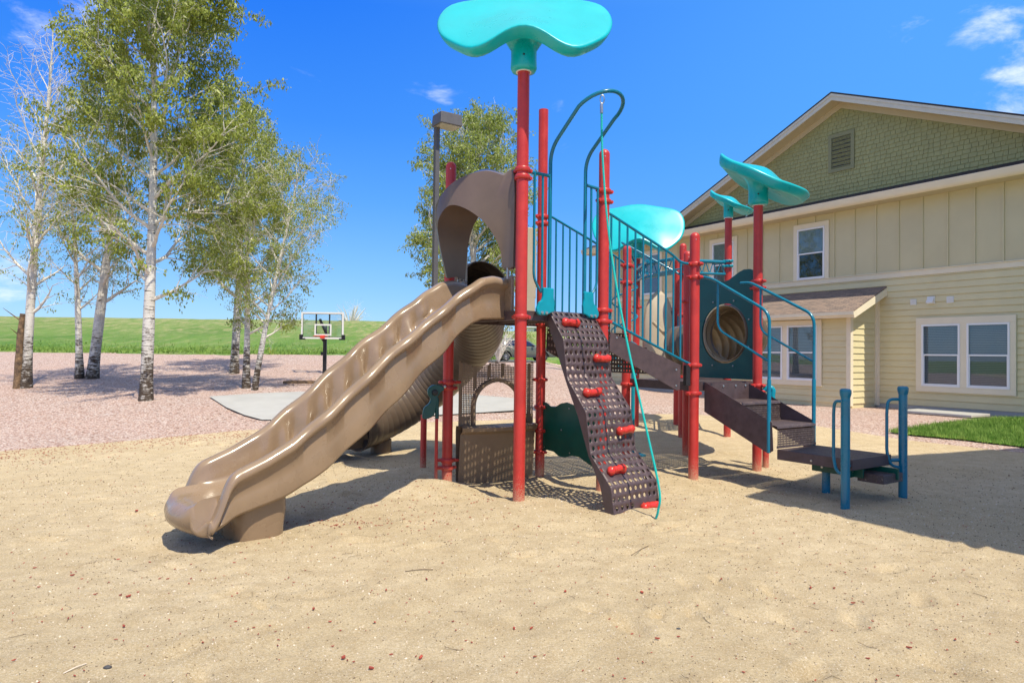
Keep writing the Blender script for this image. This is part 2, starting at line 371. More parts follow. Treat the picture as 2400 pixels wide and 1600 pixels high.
bumpn(nt, b, mathn(nt, 'MULTIPLY', vv.outputs['Distance'], -1.0), .8, .03); M['gravel'] = m
# grass hill
m, nt, b, pos = nodes('hill grass', .95)
mp_ = nt.nodes.new('ShaderNodeMapping'); mp_.inputs['Scale'].default_value = (1, .35, 1.8); nt.links.new(pos, mp_.inputs[0]); ps = mp_.outputs[0]
c = mixc_(nt, mrange(nt, noise(nt, ps, .35, 6, .65), .35, .68), (.10, .22, .03), (.19, .31, .065))
sp = nt.nodes.new('ShaderNodeSeparateXYZ'); nt.links.new(pos, sp.inputs[0])
hi = mrange(nt, sp.outputs[2], 2.2, 4.2, 0, .8)
dry = mathn(nt, 'ADD', mrange(nt, noise(nt, ps, .9, 6, .7, .5), .45, .68, 0, .85), hi)
c = mixc_(nt, mathn(nt, 'MULTIPLY', dry, mrange(nt, noise(nt, ps, 2.3, 5, .7), .38, .6)), c, (.40, .37, .17))
c = mixc_(nt, mrange(nt, noise(nt, pos, 9, 5, .8), .5, .75, 0, .6), c, (.04, .11, .012))
nt.links.new(c, b.inputs['Base Color']); bumpn(nt, b, noise(nt, pos, 6, 6, .8), .9, .15); M['hill'] = m
m, nt, b, pos = nodes('lawn', .9)
c = mixc_(nt, mrange(nt, noise(nt, pos, 2.2, 5), .35, .65), (.06, .17, .02), (.12, .26, .035))
nt.links.new(c, b.inputs['Base Color']); M['lawn'] = m
def blade(name, a, b2):
    m, nt, b, pos = nodes(name, .6)
    oi = noise(nt, pos, 5, 3); c = mixc_(nt, mrange(nt, oi, .35, .65), a, b2); nt.links.new(c, b.inputs['Base Color'])
    b.inputs['Subsurface Weight'].default_value = 0
    return m
M['blade'] = blade('grass blade', (.11, .22, .025), (.27, .38, .08))
# bark
m, nt, b, pos = nodes('white birch bark', .8)
mpb = nt.nodes.new('ShaderNodeMapping'); mpb.inputs['Scale'].default_value = (3, 3, 20); nt.links.new(pos, mpb.inputs[0])
c = mixc_(nt, mrange(nt, noise(nt, pos, 2.2, 4), .3, .7), (.60, .56, .50), (.74, .72, .68))
c = mixc_(nt, mrange(nt, noise(nt, mpb.outputs[0], 1.2, 4, .7), .58, .66), c, (.045, .035, .03))
sp = nt.nodes.new('ShaderNodeSeparateXYZ'); nt.links.new(pos, sp.inputs[0])
low = mathn(nt, 'ADD', mrange(nt, sp.outputs[2], .6, 3.2, .23, -.02), mathn(nt, 'MULTIPLY', mathn(nt, 'ADD', noise(nt, pos, 3.5, 6, .8), noise(nt, mpb.outputs[0], 1.6, 3, .7)), .5))
c = mixc_(nt, mrange(nt, low, .60, .70), c, (.075, .055, .04))
nt.links.new(c, b.inputs['Base Color']); bumpn(nt, b, noise(nt, mpb.outputs[0], 2, 5, .7), .6, .03); M['bark'] = m
M['deadbark'] = mat('dark peeling bark', (.30, .19, .10), .9, col2=(.05, .035, .03), var=.1, vscale=9, bump=.8, bscale=25, bdist=.04)
M['branch'] = mat('pale branch bark', (.70, .66, .58), .8, var=.25, vscale=12)
def leafmat(name, a, b2):
    m = bpy.data.materials.new(name); m.use_nodes = True; nt = m.node_tree; nt.nodes.clear()
    o = nt.nodes.new('ShaderNodeOutputMaterial'); mx = nt.nodes.new('ShaderNodeMixShader'); mx.inputs[0].default_value = .32
    g = nt.nodes.new('ShaderNodeNewGeometry')
    n = nt.nodes.new('ShaderNodeTexNoise'); n.inputs['Scale'].default_value = 14; n.inputs['Detail'].default_value = 2; nt.links.new(g.outputs['Position'], n.inputs[0])
    c = mixc_(nt, mrange(nt, n.outputs['Fac'], .35, .65), a, b2)
    d = nt.nodes.new('ShaderNodeBsdfPrincipled'); d.inputs['Roughness'].default_value = .45; d.inputs['Specular IOR Level'].default_value = .35; t = nt.nodes.new('ShaderNodeBsdfTranslucent')
    nt.links.new(c, d.inputs['Base Color']); nt.links.new(c, t.inputs[0])
    nt.links.new(d.outputs[0], mx.inputs[1]); nt.links.new(t.outputs[0], mx.inputs[2]); nt.links.new(mx.outputs[0], o.inputs[0]); return m
M['leaf'] = leafmat('olive leaves', (.20, .25, .035), (.40, .45, .09))
M['leaf2'] = leafmat('fresh green leaves', (.22, .28, .05), (.38, .44, .10))
# blinds
def blindmat(name, a, b2, n_per_m=40):
    m, nt, b, pos = nodes(name, .6)
    sp = nt.nodes.new('ShaderNodeSeparateXYZ'); nt.links.new(pos, sp.inputs[0])
    s = mathn(nt, 'FRACT', mathn(nt, 'MULTIPLY', sp.outputs[2], n_per_m), 0)
    c = mixc_(nt, mrange(nt, s, .55, .8), a, b2); nt.links.new(c, b.inputs['Base Color']); return m
M['blind'] = blindmat('venetian blind', (.34, .35, .36), (.16, .165, .18), 24)
M['screen'] = blindmat('insect screen over blind', (.23, .22, .235), (.13, .125, .14), 24)
M['unlit_room'] = mat('sheet painted as unlit room', (.02, .022, .022), .8)  # flat sheet painted dark in place of the unlit room
M['curtain'] = mat('grey green curtain', (.36, .40, .37), .8, var=.2, vscale=6)
# roof shingles (three-tab)
m, nt, b, pos = nodes('brown roof shingle', .95)
br = nt.nodes.new('ShaderNodeTexBrick'); br.inputs['Scale'].default_value = 1; br.inputs['Brick Width'].default_value = .22; br.inputs['Row Height'].default_value = .075
br.inputs['Mortar Size'].default_value = .006; br.inputs['Color1'].default_value = (.30, .215, .165, 1); br.inputs['Color2'].default_value = (.13, .105, .095, 1); br.inputs['Mortar'].default_value = (.05, .04, .04, 1)
br.inputs['Bias'].default_value = -.1
ucn = nt.nodes.new('ShaderNodeUVMap'); nt.links.new(ucn.outputs[0], br.inputs[0])
c = mixc_(nt, mrange(nt, noise(nt, pos, 25, 3), .4, .6, 0, .4), br.outputs[0], (.36, .28, .22)); nt.links.new(c, b.inputs['Base Color'])
bumpn(nt, b, br.outputs['Fac'], .5, .01); M['shingle'] = m

# ================================================================== TERRAIN
def vnoise(x, y, s, seed):
    x = np.asarray(x, float)*s+seed*17.3; y = np.asarray(y, float)*s+seed*9.1
    xi = np.floor(x); yi = np.floor(y); fx = x-xi; fy = y-yi; fx = fx*fx*(3-2*fx); fy = fy*fy*(3-2*fy)
    def h(a, b):
        v = np.sin(a*127.1+b*311.7+seed*53.7)*43758.5453; return v-np.floor(v)
    return (h(xi, yi)*(1-fx)+h(xi+1, yi)*fx)*(1-fy)+(h(xi, yi+1)*(1-fx)+h(xi+1, yi+1)*fx)*fy - .5
def G(x, y):
    x = np.asarray(x, float); y = np.asarray(y, float)
    base = np.interp(y, [9.5, 12, 14, 16, 18, 20, 22, 25, 30, 40], [0, .08, .24, .42, .58, .70, .78, 1.05, 1.45, 1.5])
    basec = np.interp(y, [9.5, 12, 14, 16, 18, 20, 22, 25, 30, 60], [0, .08, .24, .42, .55, .64, .72, .85, .98, 1.05])
    qc = sstep(-7.5, -3, x); base = base*(1-qc)+basec*qc
    rt = sstep(1.5, 5.5, x)*(y < 60)
    flat = .25*sstep(10.5, 15, y)
    h = base*(1-rt)+flat*rt
    # hill behind, starting at y0 (closer on the left)
    q = sstep(-10, -3, x)
    y0 = 29.5*(1-q)+60*q; top = 4.4*(1-q)+5.2*q; ln = 34*(1-q)+50*q
    hill = (top-h)*sstep(0, 1, (y-y0)/ln)
    h = h+np.where(y > y0, hill, 0)
    dip = 0
    return h+dip
_fr = np.random.default_rng(99); FP_ = []
for k in range(170):
    y_ = 2.2+9*_fr.random()**1.3; x_ = _fr.uniform(-.8, .85)*y_; a_ = _fr.uniform(0, 6.28); FP_.append((x_, y_, _fr.uniform(.07, .15), math.cos(a_), math.sin(a_), _fr.uniform(.010, .034)))
def bumps(x, y):
    m = .030*vnoise(x, y, .9, 1)+.022*vnoise(x, y, 2.3, 2)+.014*vnoise(x, y, 5.1, 3)+.006*vnoise(x, y, 11, 4)
    for k in range(170):
        fx = FP_[k]; dx = (x-fx[0])*fx[3]+(y-fx[1])*fx[4]; dy = -(x-fx[0])*fx[4]+(y-fx[1])*fx[3]
        r2 = (dx/fx[2])**2+(dy/(fx[2]*.45))**2; m = m-fx[5]*np.exp(-r2)+fx[5]*.5*np.exp(-(np.sqrt(r2)-1.6)**2*3)
    m = m+.012*np.abs(vnoise(x, y, 8, 21))+.010*vnoise(x, y, 17, 22)
    m = m+.13*np.exp(-(((x+.95)/.55)**2+((y-7.75)/.42)**2)) + .05*np.exp(-(((x-.1)/.5)**2+((y-6.7)/.5)**2))
    m = m-.10*np.exp(-(((x-.3)/1.0)**2+((y-8.4)/.8)**2))
    m = m-.05*np.exp(-(((x+2.75)/.5)**2+((y-5.5)/.35)**2))+.03*np.exp(-(((x-1.3)/.5)**2+((y-6.7)/.3)**2))
    return m
BX = [-40, -12, -7.5, -5, -2.5, 0, 4, 6.05, 7.1, 8.5, 11, 40]; BY = [6, 8.8, 10.1, 12.3, 13.2, 13.8, 15.0, 13.6, 12.3, 11.2, 9.5, 6]
def YB(x): return np.interp(x, BX, BY)+.10*vnoise(x, x*0, 1.7, 5)
def sheet(name, X, Yf, ny, hf, m, kind='structure', power=1.0):
    """columns X, for each column rows from Yf(x)[0] to [1]"""
    P = np.zeros((len(X), ny, 3)); t = np.linspace(0, 1, ny)**power
    for i, x in enumerate(X):
        a, b_ = Yf(x); P[i, :, 0] = x; P[i, :, 1] = a+(b_-a)*t
    P[:, :, 2] = hf(P[:, :, 0], P[:, :, 1])
    o = MB().grid(P).build(name, m, smooth=180); tag(o, kind=kind); return o
Xn = np.unique(np.concatenate([np.linspace(-60, -12, 24), np.linspace(-12, -6, 60), np.linspace(-6, 6, 330), np.linspace(6, 12, 60), np.linspace(12, 60, 24)]))
def sandh(x, y):
    e = np.clip((YB(x)-y)/.5, 0, 1)
    return G(x, y)+bumps(x, y)*e*sstep(0, 2, y+4)+.012*(1-e)
sheet('sand', Xn, lambda x: (0.4, YB(x)), 420, sandh, M['sand'], power=1.15)
sheet('sand', np.linspace(-60, 60, 60), lambda x: (-40, .4), 30, lambda x, y: x*0-.01, M['sand'])
# gravel: its own sheet, dipping under the sand
def grav(x, y):
    e = sstep(0, .35, YB(x)-y)
    return G(x, y)-.06*e+.02*vnoise(x, y, 1.5, 7)*(1-e)+.012*vnoise(x, y, 6, 8)*(1-e)-.006
Xg = np.unique(np.concatenate([np.linspace(-60, -14, 24), np.linspace(-14, 14, 200), np.linspace(14, 60, 20)]))
sheet('gravel', Xg, lambda x: (YB(x)-.5, 29.7+60*0+(30.5 if x > -6 else 0)*sstep(-10, -3, x)), 110, grav, M['gravel'])
# ground further out: grass slope to the horizon
Xh = np.unique(np.concatenate([np.linspace(-400, -60, 20), np.linspace(-60, 40, 120), np.linspace(40, 400, 20)]))
def hillh(x, y):
    e = sstep(0, 1.2, (29.7+30.3*sstep(-10, -3, x)) - y)
    return G(x, y)+.10*vnoise(x, y, .35, 11)*(1-e)+.05*vnoise(x, y, 1.2, 12)*(1-e)-.05*e+.01-.02*np.maximum(0, y-115)*.3
sheet('grass_hill', Xh, lambda x: (29.0+30.0*sstep(-10, -3, x), 400), 150, hillh, M['hill'], power=2.2)
# road the car is parked beside
sheet('road', np.linspace(-9, 25, 40), lambda x: (46.0, 58.0), 6, lambda x, y: G(x, y)+.035, M['asphalt'])
# ground sheet under everything, reaching the horizon
sheet('ground', np.linspace(-2000, 2000, 9), lambda x: (-500, 3000), 8, lambda x, y: x*0-2.5, M['hill'])
def gz(x, y): return float(G(x, y))
def sz(x, y): return float(sandh(np.array(x, float), np.array(y, float)))
def hit(px, py, y0=3, y1=120):
    for y in np.linspace(y0, y1, 4000):
        p = at(px, py, y)
        if p[2] <= gz(p[0], p[1]): return p
    return at(px, py, 30)
# concrete pad
pad = [tuple(hit(px, py)[:2]) for px, py in ((490, 931), (530, 957), (572, 975), (614, 987), (760, 986), (900, 980), (1050, 974), (1212, 964), (1216, 936), (1100, 926), (900, 922), (700, 920), (600, 924))]
def padmesh():
    b_ = MB(); c = np.mean(pad, 0); rows = []
    for t in np.linspace(.02, 1, 8):
        rows.append([(c[0]+(p[0]-c[0])*t, c[1]+(p[1]-c[1])*t, gz(c[0]+(p[0]-c[0])*t, c[1]+(p[1]-c[1])*t)+.028) for p in pad])
    b_.grid(rows, closev=True); return b_
tag(padmesh().build('concrete_path', M['conc'], smooth=180), kind='structure')
# lawn patch at the right
lawn = [tuple(hit(px, py)[:2]) for px, py in ((2083, 1015), (2150, 1004), (2250, 991), (2330, 984), (2420, 978), (2700, 985), (3200, 1010), (3300, 1150), (2900, 1110), (2600, 1074), (2400, 1050), (2250, 1032), (2130, 1021))]
def inpoly(x, y, P):
    c = False; j = len(P)-1
    for i in range(len(P)):
        if (P[i][1] > y) != (P[j][1] > y) and x < (P[j][0]-P[i][0])*(y-P[i][1])/(P[j][1]-P[i][1])+P[i][0]: c = not c
        j = i
    return c
b_ = MB(); c0 = np.mean(lawn, 0)
b_.grid([[(c0[0]+(p[0]-c0[0])*t, c0[1]+(p[1]-c0[1])*t, gz(c0[0]+(p[0]-c0[0])*t, c0[1]+(p[1]-c0[1])*t)+.03) for p in lawn] for t in np.linspace(.02, 1, 8)], closev=True)
tag(b_.build('lawn', M['lawn'], smooth=180), kind='structure')
b_ = MB(); n = 0
while n < 26000:
    x = rng.uniform(6.7, 14); y = rng.uniform(8.2, 15)
    if not inpoly(x, y, lawn) and not inpoly(x+rng.normal(0, .05), y+rng.normal(0, .05), lawn): continue
    if x/y > .83: continue
    h = rng.uniform(.04, .10); a = rng.uniform(0, 6.28); wd = .005; lx, ly = rng.normal(0, .03, 2); z = gz(x, y)+.02
    b_.add([(x-wd*math.cos(a), y-wd*math.sin(a), z), (x+wd*math.cos(a), y+wd*math.sin(a), z), (x+lx, y+ly, z+h)], [(0, 1, 2)]); n += 1
tag(b_.build('lawn_grass', M['blade'], smooth=0), 'bright green short lawn grass beside the gravel and sand', 'grass', kind='stuff')
# grass fringe along the foot of the hill
b_ = MB()
for k in range(26000):
    x = rng.uniform(-26, 2); q = float(sstep(-10, -3, x)); y0 = 29.3+30*q; y = y0+abs(rng.normal(0, 3.5))
    if x > -3 and y > 75: continue
    h = rng.uniform(.04, .15); a = rng.uniform(0, 3.14); wd = .02; z = float(hillh(np.array(x), np.array(y)))
    if rng.random() < .3: continue
    b_.add([(x-wd*math.cos(a), y-wd*math.sin(a), z-.02), (x+wd*math.cos(a), y+wd*math.sin(a), z-.02), (x+rng.normal(0, .08), y+rng.normal(0, .08), z+h)], [(0, 1, 2)])
tag(b_.build('meadow_grass', M['blade'], smooth=0), 'tall green meadow grass at the foot of the grassy hill', 'grass', kind='stuff')

# litter on the sand -------------------------------------------------
def chipmesh(seed, s):
    r_ = random.Random(seed); P = []
    n = r_.choice([4, 5, 5, 6]); el = r_.uniform(.25, .6)
    for k in range(n):
        a = 6.283*k/n+r_.uniform(-.3, .3); P.append((s*math.cos(a)*r_.uniform(.7, 1.1), s*el*math.sin(a)*r_.uniform(.7, 1.1), r_.uniform(0, .06*s)))
    return P
b_ = MB()
def put(bm, x, y, P, yaw, tilt, th):
    z = sz(x, y)
    Q = []
    for (a, c_, e) in P:
        X = a*math.cos(yaw)-c_*math.sin(yaw); Y = a*math.sin(yaw)+c_*math.cos(yaw); Q.append((x+X, y+Y, z+.004+e+tilt*abs(a)))
    bm.poly(Q, (0, 0, 1), th)
clusters = [(-1.55, 6.25, .35, 50), (-1.75, 6.9, .4, 26), (-.8, 6.3, .5, 40), (-2.8, 4.5, .6, 30), (-1.0, 3.0, .25, 10), (-.6, 7.3, .5, 25), (-1.3, 7.5, .6, 26)]
for cx, cy, sp_, n in clusters:
    for k in range(n):
        put(b_, cx+rng.normal(0, sp_), cy+rng.normal(0, sp_*.45), chipmesh(int(rng.integers(1e6)), rng.uniform(.006, .016)), rng.uniform(0, 6.28), rng.uniform(0, .4), .004)
for k in range(900):
    y = 2.2+10*rng.random()**1.4; x = rng.uniform(-.78, .78)*y
    if y > YB(x): continue
    put(b_, x, y, chipmesh(k, rng.uniform(.005, .012)), rng.uniform(0, 6.28), rng.uniform(0, .5), .003)
for k in range(1500):
    x = rng.uniform(-9, -3); y = YB(x)-abs(rng.normal(0, .8))
    put(b_, x, float(y), chipmesh(k, rng.uniform(.008, .017)), rng.uniform(0, 6.28), rng.uniform(0, .5), .004)
tag(b_.build('bark_litter', M['chip'], smooth=0), 'small scattered red bark crumbs all over the sand', 'bark litter', kind='stuff')
bt = MB()
for k in range(150):
    y = 2.2+9*rng.random()**1.3; x = rng.uniform(-.78, .78)*y; a = rng.uniform(0, 3.14); L = rng.uniform(.03, .10)
    p = [(x+t*L*math.cos(a)+rng.normal(0, .004), y+t*L*math.sin(a)+rng.normal(0, .004), sz(x+t*L*math.cos(a), y+t*L*math.sin(a))+.004+.01*t*rng.random()) for t in (0, .5, 1)]
    bt.tube(p, .0009+.0008*rng.random(), 4)
tag(bt.build('twig_litter', M['twig'], smooth=0), 'fine dry twigs and rootlets scattered on the sand', 'twig litter', kind='stuff')
bt = MB()
for k in range(5000):
    y = 2.0+6*rng.random()**1.3; x = rng.uniform(-.78, .78)*y; s = rng.uniform(.0014, .0030)*(.6+y*.16); z = sz(x, y)
    c = np.array([x, y, z+s*.3]); bt.obox(c, s*unit(rng.normal(size=3)), s*unit(rng.normal(size=3)), s*.8*unit(rng.normal(size=3)))
tag(bt.build('pale_grit', M['palestone'], smooth=0), 'pale grit grains scattered in the foreground sand', 'grit', kind='stuff')
bt = MB()
for k in range(9000):
    y = 2.0+8*rng.random()**1.2; x = rng.uniform(-.78, .78)*y; s = rng.uniform(.0016, .0030)*(.6+y*.18); z = sz(x, y)
    c = np.array([x, y, z+s*.3]); bt.obox(c, s*unit(rng.normal(size=3)), s*.7*unit(rng.normal(size=3)), s*.6*unit(rng.normal(size=3)))
tag(bt.build('dark_grit', M['twig'], smooth=0), 'dark grit and crumbs scattered over the sand', 'grit', kind='stuff')
# larger single pieces in the foreground
big = [(985, 1545, .022), (805, 1545, .020), (870, 1570, .018), (300, 1400, .02), (290, 1470, .018), (735, 1430, .018), (1000, 1360, .02), (320, 1198, .028), (590, 1265, .02), (1245, 1475, .016), (1205, 1475, .014),
       (1505, 1390, .017), (1325, 1388, .016), (905, 1385, .016), (170, 1350, .015), (1900, 1380, .02), (2000, 1417, .017), (2130, 1520, .016), (1955, 1380, .014), (1540, 1500, .016), (1690, 1360, .014)]
for i, (px, py, s) in enumerate(big):
    for y in np.linspace(2, 12, 1500):
        p = at(px, py, y)
        if p[2] <= sz(p[0], p[1]): break
    bb = MB(); put(bb, p[0], p[1], chipmesh(100+i, s), rng.uniform(0, 6.28), .2, .007)
    tag(bb.build('bark_chip', M['chip'], smooth=0), 'single reddish bark chip lying on the sand', 'bark chip', 'larger red bark chips on the sand')
for i, (px, py, s, lab, mm) in enumerate([(252, 1566, .02, 'dark rounded pebble on the sand at the bottom left', 'stone'), (1590, 1476-2, .012, 'dark knobbly pebble on the sand below the climber', 'stone')]):
    for y in np.linspace(2, 12, 1500):
        p = at(px, py, y)
        if p[2] <= sz(p[0], p[1]): break
    bb = MB(); rows = []
    for a in np.linspace(0, math.pi, 7):
        rows.append([(p[0]+s*math.sin(a)*math.cos(t)*(1+.15*math.sin(2*t+i)), p[1]+.7*s*math.sin(a)*math.sin(t), p[2]+.3*s+.55*s*math.cos(a)) for t in np.linspace(0, 6.283, 10)[:-1]])
    bb.grid(rows, closev=True); tag(bb.build('pebble', M[mm], smooth=60), lab, 'pebble')
for i, (pa, pb, lab) in enumerate([((148, 1580), (202, 1557), 'pale straight twig on the sand at the bottom left'), ((950, 1340), (1015, 1336), 'thin dark twig on the sand in front of the climber'), ((1520, 1280), (1480, 1302), 'short twig on the sand below the rope end')]):
    q = []
    for (px, py) in (pa, pb):
        for y in np.linspace(2, 12, 1500):
            p = at(px, py, y)
            if p[2] <= sz(p[0], p[1]): break
        q.append(p+np.array([0, 0, .006]))
    mid_ = (q[0]+q[1])/2+np.array([.004, .006, .005])
    tag(MB().tube(spline([q[0], mid_, q[1]], 4), .0028, 6).build('twig', M['palestone'] if i == 0 else M['twig']), lab, 'twig')

# ================================================================== APARTMENT BUILDING
TH = math.atan2(1020, 1600); FV = np.array([-math.sin(TH), math.cos(TH), 0]); PV = np.array([math.cos(TH), math.sin(TH), 0]); ZV = np.array([0, 0, 1.]); WD = 18.26
def W(u, out, h): return u*FV+(WD-out)*PV+h*ZV
bld = empty('apartment_building', tuple(W(11, -3, .25)), 'two storey tan apartment building with an olive shingled gable', 'building')
def ubox(b_, u0_, u1, o0, o1, h0, h1, mi=0):
    return b_.obox(W((u0_+u1)/2, (o0+o1)/2, (h0+h1)/2), (u1-u0_)/2*FV, (o1-o0)/2*PV, (h1-h0)/2*ZV, mi)
def quadbox(b_, P, n, t, mi=0): b_.poly(P, n, t, mi)
GL, GR, GA = 17.5, 5.1, 11.3         # gable: left, right, apex along u
def gh(u): return 9.0-.43*abs(u-GA)  # top of the roof at the rake
# core walls
b_ = MB(); ubox(b_, 2.0, 21.7, -10, 0, .05, 5.9); wall = b_.build('wall', M['siding'], bld, smooth=0)
# lap siding courses
def laps(b_, u0_, u1, out, h0, h1, f=None, e=.165):
    h = h0
    while h < h1-.01:
        t = min(h+e, h1); P = [(out+.026, h+.004), (out+.026, h+.010), (out+.007, t-.007), (out-.012, t-.004), (out-.012, h+.004)]
        fn = f or (lambda u, o, z: W(u, o, z))
        b_.grid([[fn(u, o, z) for (o, z) in P] for u in (u0_, u1)], closev=True); h = t
    return b_
b_ = MB(); laps(b_, 2.0, 21.7, 0, .36, 3.71)
b_.build('lap_siding', M['siding'], wall, smooth=0)
b_ = MB(); ubox(b_, 2.0, 21.7, 0, .012, .05, .36); b_.build('foundation', M['conc'], bld, smooth=0)
# corner boards
b_ = MB(); ubox(b_, 21.6, 21.74, .0, .03, .3, 5.75); ubox(b_, 21.70, 21.73, -.12, .03, .3, 5.75); b_.build('corner_board', M['trim'], bld, smooth=0)
# board and batten upper storey
b_ = MB(); ubox(b_, 2.0, 21.7, .0, .012, 3.84, 5.9)
ub = 10.29-.605*13
while ub < 21.6:
    w_in = any(a_ < ub < a_+1.15 for a_ in (11.65, 14.9, 18.3))
    ubox(b_, ub-.020, ub+.020, .012, .042, 5.53 if w_in else 3.84, 5.72); ub += .605
b_.build('board_and_batten', M['batten'], bld, smooth=0)
b_ = MB(); ubox(b_, 2.0, 21.74, 0, .035, 3.70, 3.84); ubox(b_, 2.0, 21.74, 0, .06, 3.84, 3.862); b_.build('band_board', M['trim'], bld, smooth=0, bevel=.004)
# pent eave: soffit, frieze, gutter, strip of dark roof
b_ = MB(); ubox(b_, 1.6, 22.4, 0, .47, 5.72, 5.75); b_.build('soffit', M['soffit'], bld, smooth=0)
b_ = MB(); P = [(.47, 5.72), (.50, 5.72), (.53, 5.74), (.575, 5.80), (.58, 5.86), (.60, 5.90), (.60, 5.925), (.585, 5.925), (.57, 5.88), (.49, 5.88), (.47, 5.9)]
b_.grid([[W(u, o, h) for o, h in P] for u in (1.6, 22.45)], closev=True)
b_.add([W(22.45, o, h) for o, h in P], [tuple(range(len(P)))]); b_.build('gutter', M['trim'], bld, smooth=50)
b_ = MB(); b_.poly([W(1.6, .56, 5.90), W(22.5, .56, 5.90), W(22.5, -.05, 6.16), W(1.6, -.05, 6.16)], (0, 0, 1), .02); b_.build('eave_roof', M['asphalt_sh'], bld, smooth=0)
# hip roof of the part beyond the gable
b_ = MB(); b_.add([W(22.5, .56, 5.88), W(22.5, -11, 5.88), W(17.6, -5.2, 7.9), W(14, -5.2, 7.9), W(14, .0, 6.1)], [(0, 1, 2), (0, 2, 3, 4)]); b_.build('hip_roof', M['asphalt_sh'], bld, smooth=0)
# gable wall and its shakes
b_ = MB(); b_.poly([W(GL-.3, -.01, 6.0), W(GR+.3, -.01, 6.0), W(GR+.3, -.01, gh(GR+.3)-.2), W(GA, -.01, gh(GA)-.2), W(GL-.3, -.01, gh(GL-.3)-.2)], -PV, .008)
gw = b_.build('gable_wall', M['shake'], bld, smooth=0)
b_ = MB(); h = 6.10; row = 0
while h < 8.85:
    u = GR+rng.uniform(0, .1)
    while u < GL:
        wd = rng.uniform(.10, .19); u1 = u+wd-.008; st = rng.choice([0, .014])
        lim = min(gh(u), gh(u1))-.16
        if h < lim and u1 < GL-.1:
            t = min(h+.118+.02, lim+.1); o = .024+.001*(row % 2)
            b_.add([W(u, o, h+st), W(u1, o, h+st), W(u1, .004, t), W(u, .004, t), W(u, -.01, h+st), W(u1, -.01, h+st)],
                   [(0, 3, 2, 1), (0, 1, 5, 4), (1, 2, 5), (0, 4, 3)])
        u += wd
    h += .118; row += 1
b_.build('shake_shingle', M['shake'], gw, smooth=0)
# main gable roof slabs, rake boards and soffits
b_ = MB()
for s, ue in ((1, GL+.15), (-1, GR-.15)):
    b_.poly([W(GA, .52, gh(GA)), W(ue, .52, gh(ue)), W(ue, -10, gh(ue)), W(GA, -10, gh(GA))] if s == 1 else [W(ue, .52, gh(ue)), W(GA, .52, gh(GA)), W(GA, -10, gh(GA)), W(ue, -10, gh(ue))], (0, 0, 1), .035)
b_.build('roof', M['asphalt_sh'], bld, smooth=0)
for ue in (GL+.12, GR-.12):
    b_ = MB(); b_.poly([W(GA, .46, gh(GA)-.01), W(ue, .46, gh(ue)-.01), W(ue, .46, gh(ue)-.20), W(GA, .46, gh(GA)-.20)], -PV, .035)
    b_.poly([W(GA, .494, gh(GA)-.01), W(ue, .494, gh(ue)-.01), W(ue, .494, gh(ue)-.08), W(GA, .494, gh(GA)-.08)], -PV, .02)
    b_.build('rake_board', M['rake'], bld, smooth=0)
b_ = MB()
for ue in (GL+.12, GR-.12):
    b_.poly([W(GA, .46, gh(GA)-.17), W(ue, .46, gh(ue)-.17), W(ue, 0, gh(ue)-.17), W(GA, 0, gh(GA)-.17)], (0, 0, 1), .02)
    b_.poly([W(GA, .022, gh(GA)-.16), W(ue, .022, gh(ue)-.16), W(ue, .022, gh(ue)-.33), W(GA, .022, gh(GA)-.33)], -PV, .02)
b_.build('rake_soffit', M['soffit'], bld, smooth=0)
# gable vent
vu0, vu1 = 10.9, 11.68
b_ = MB(); ubox(b_, vu0, vu1, .0, .05, 7.86, 7.97); ubox(b_, vu0, vu1, .0, .05, 6.87, 6.97); ubox(b_, vu0, vu0+.1, .0, .05, 6.97, 7.86); ubox(b_, vu1-.1, vu1, .0, .05, 6.97, 7.86)
ventm = mat('olive vent', (.235, .235, .125), .7)
gv = b_.build('gable_vent', ventm, bld, smooth=0)
b_ = MB(); ubox(b_, vu0+.1, vu1-.1, .0, .010, 6.97, 7.86); b_.build('vent_back', M['darkroof'], gv, smooth=0)
b_ = MB()
for k in range(15):
    h = 6.985+k*.059; b_.poly([W(vu0+.1, .048, h), W(vu1-.1, .048, h), W(vu1-.1, .012, h+.04), W(vu0+.1, .012, h+.04)], (0, 0, 1), .006)
b_.build('louvre', ventm, gv, smooth=0)
# vent pipe on the pent roof
p = W(14.35, .25, 6.0)
b_ = MB().lathe([(.03, 0), (.03, .42), (.0, .42)], p, 12).lathe([(.09, -.02), (.035, .06)], p, 12); b_.build('vent_pipe', M['steel'], bld)

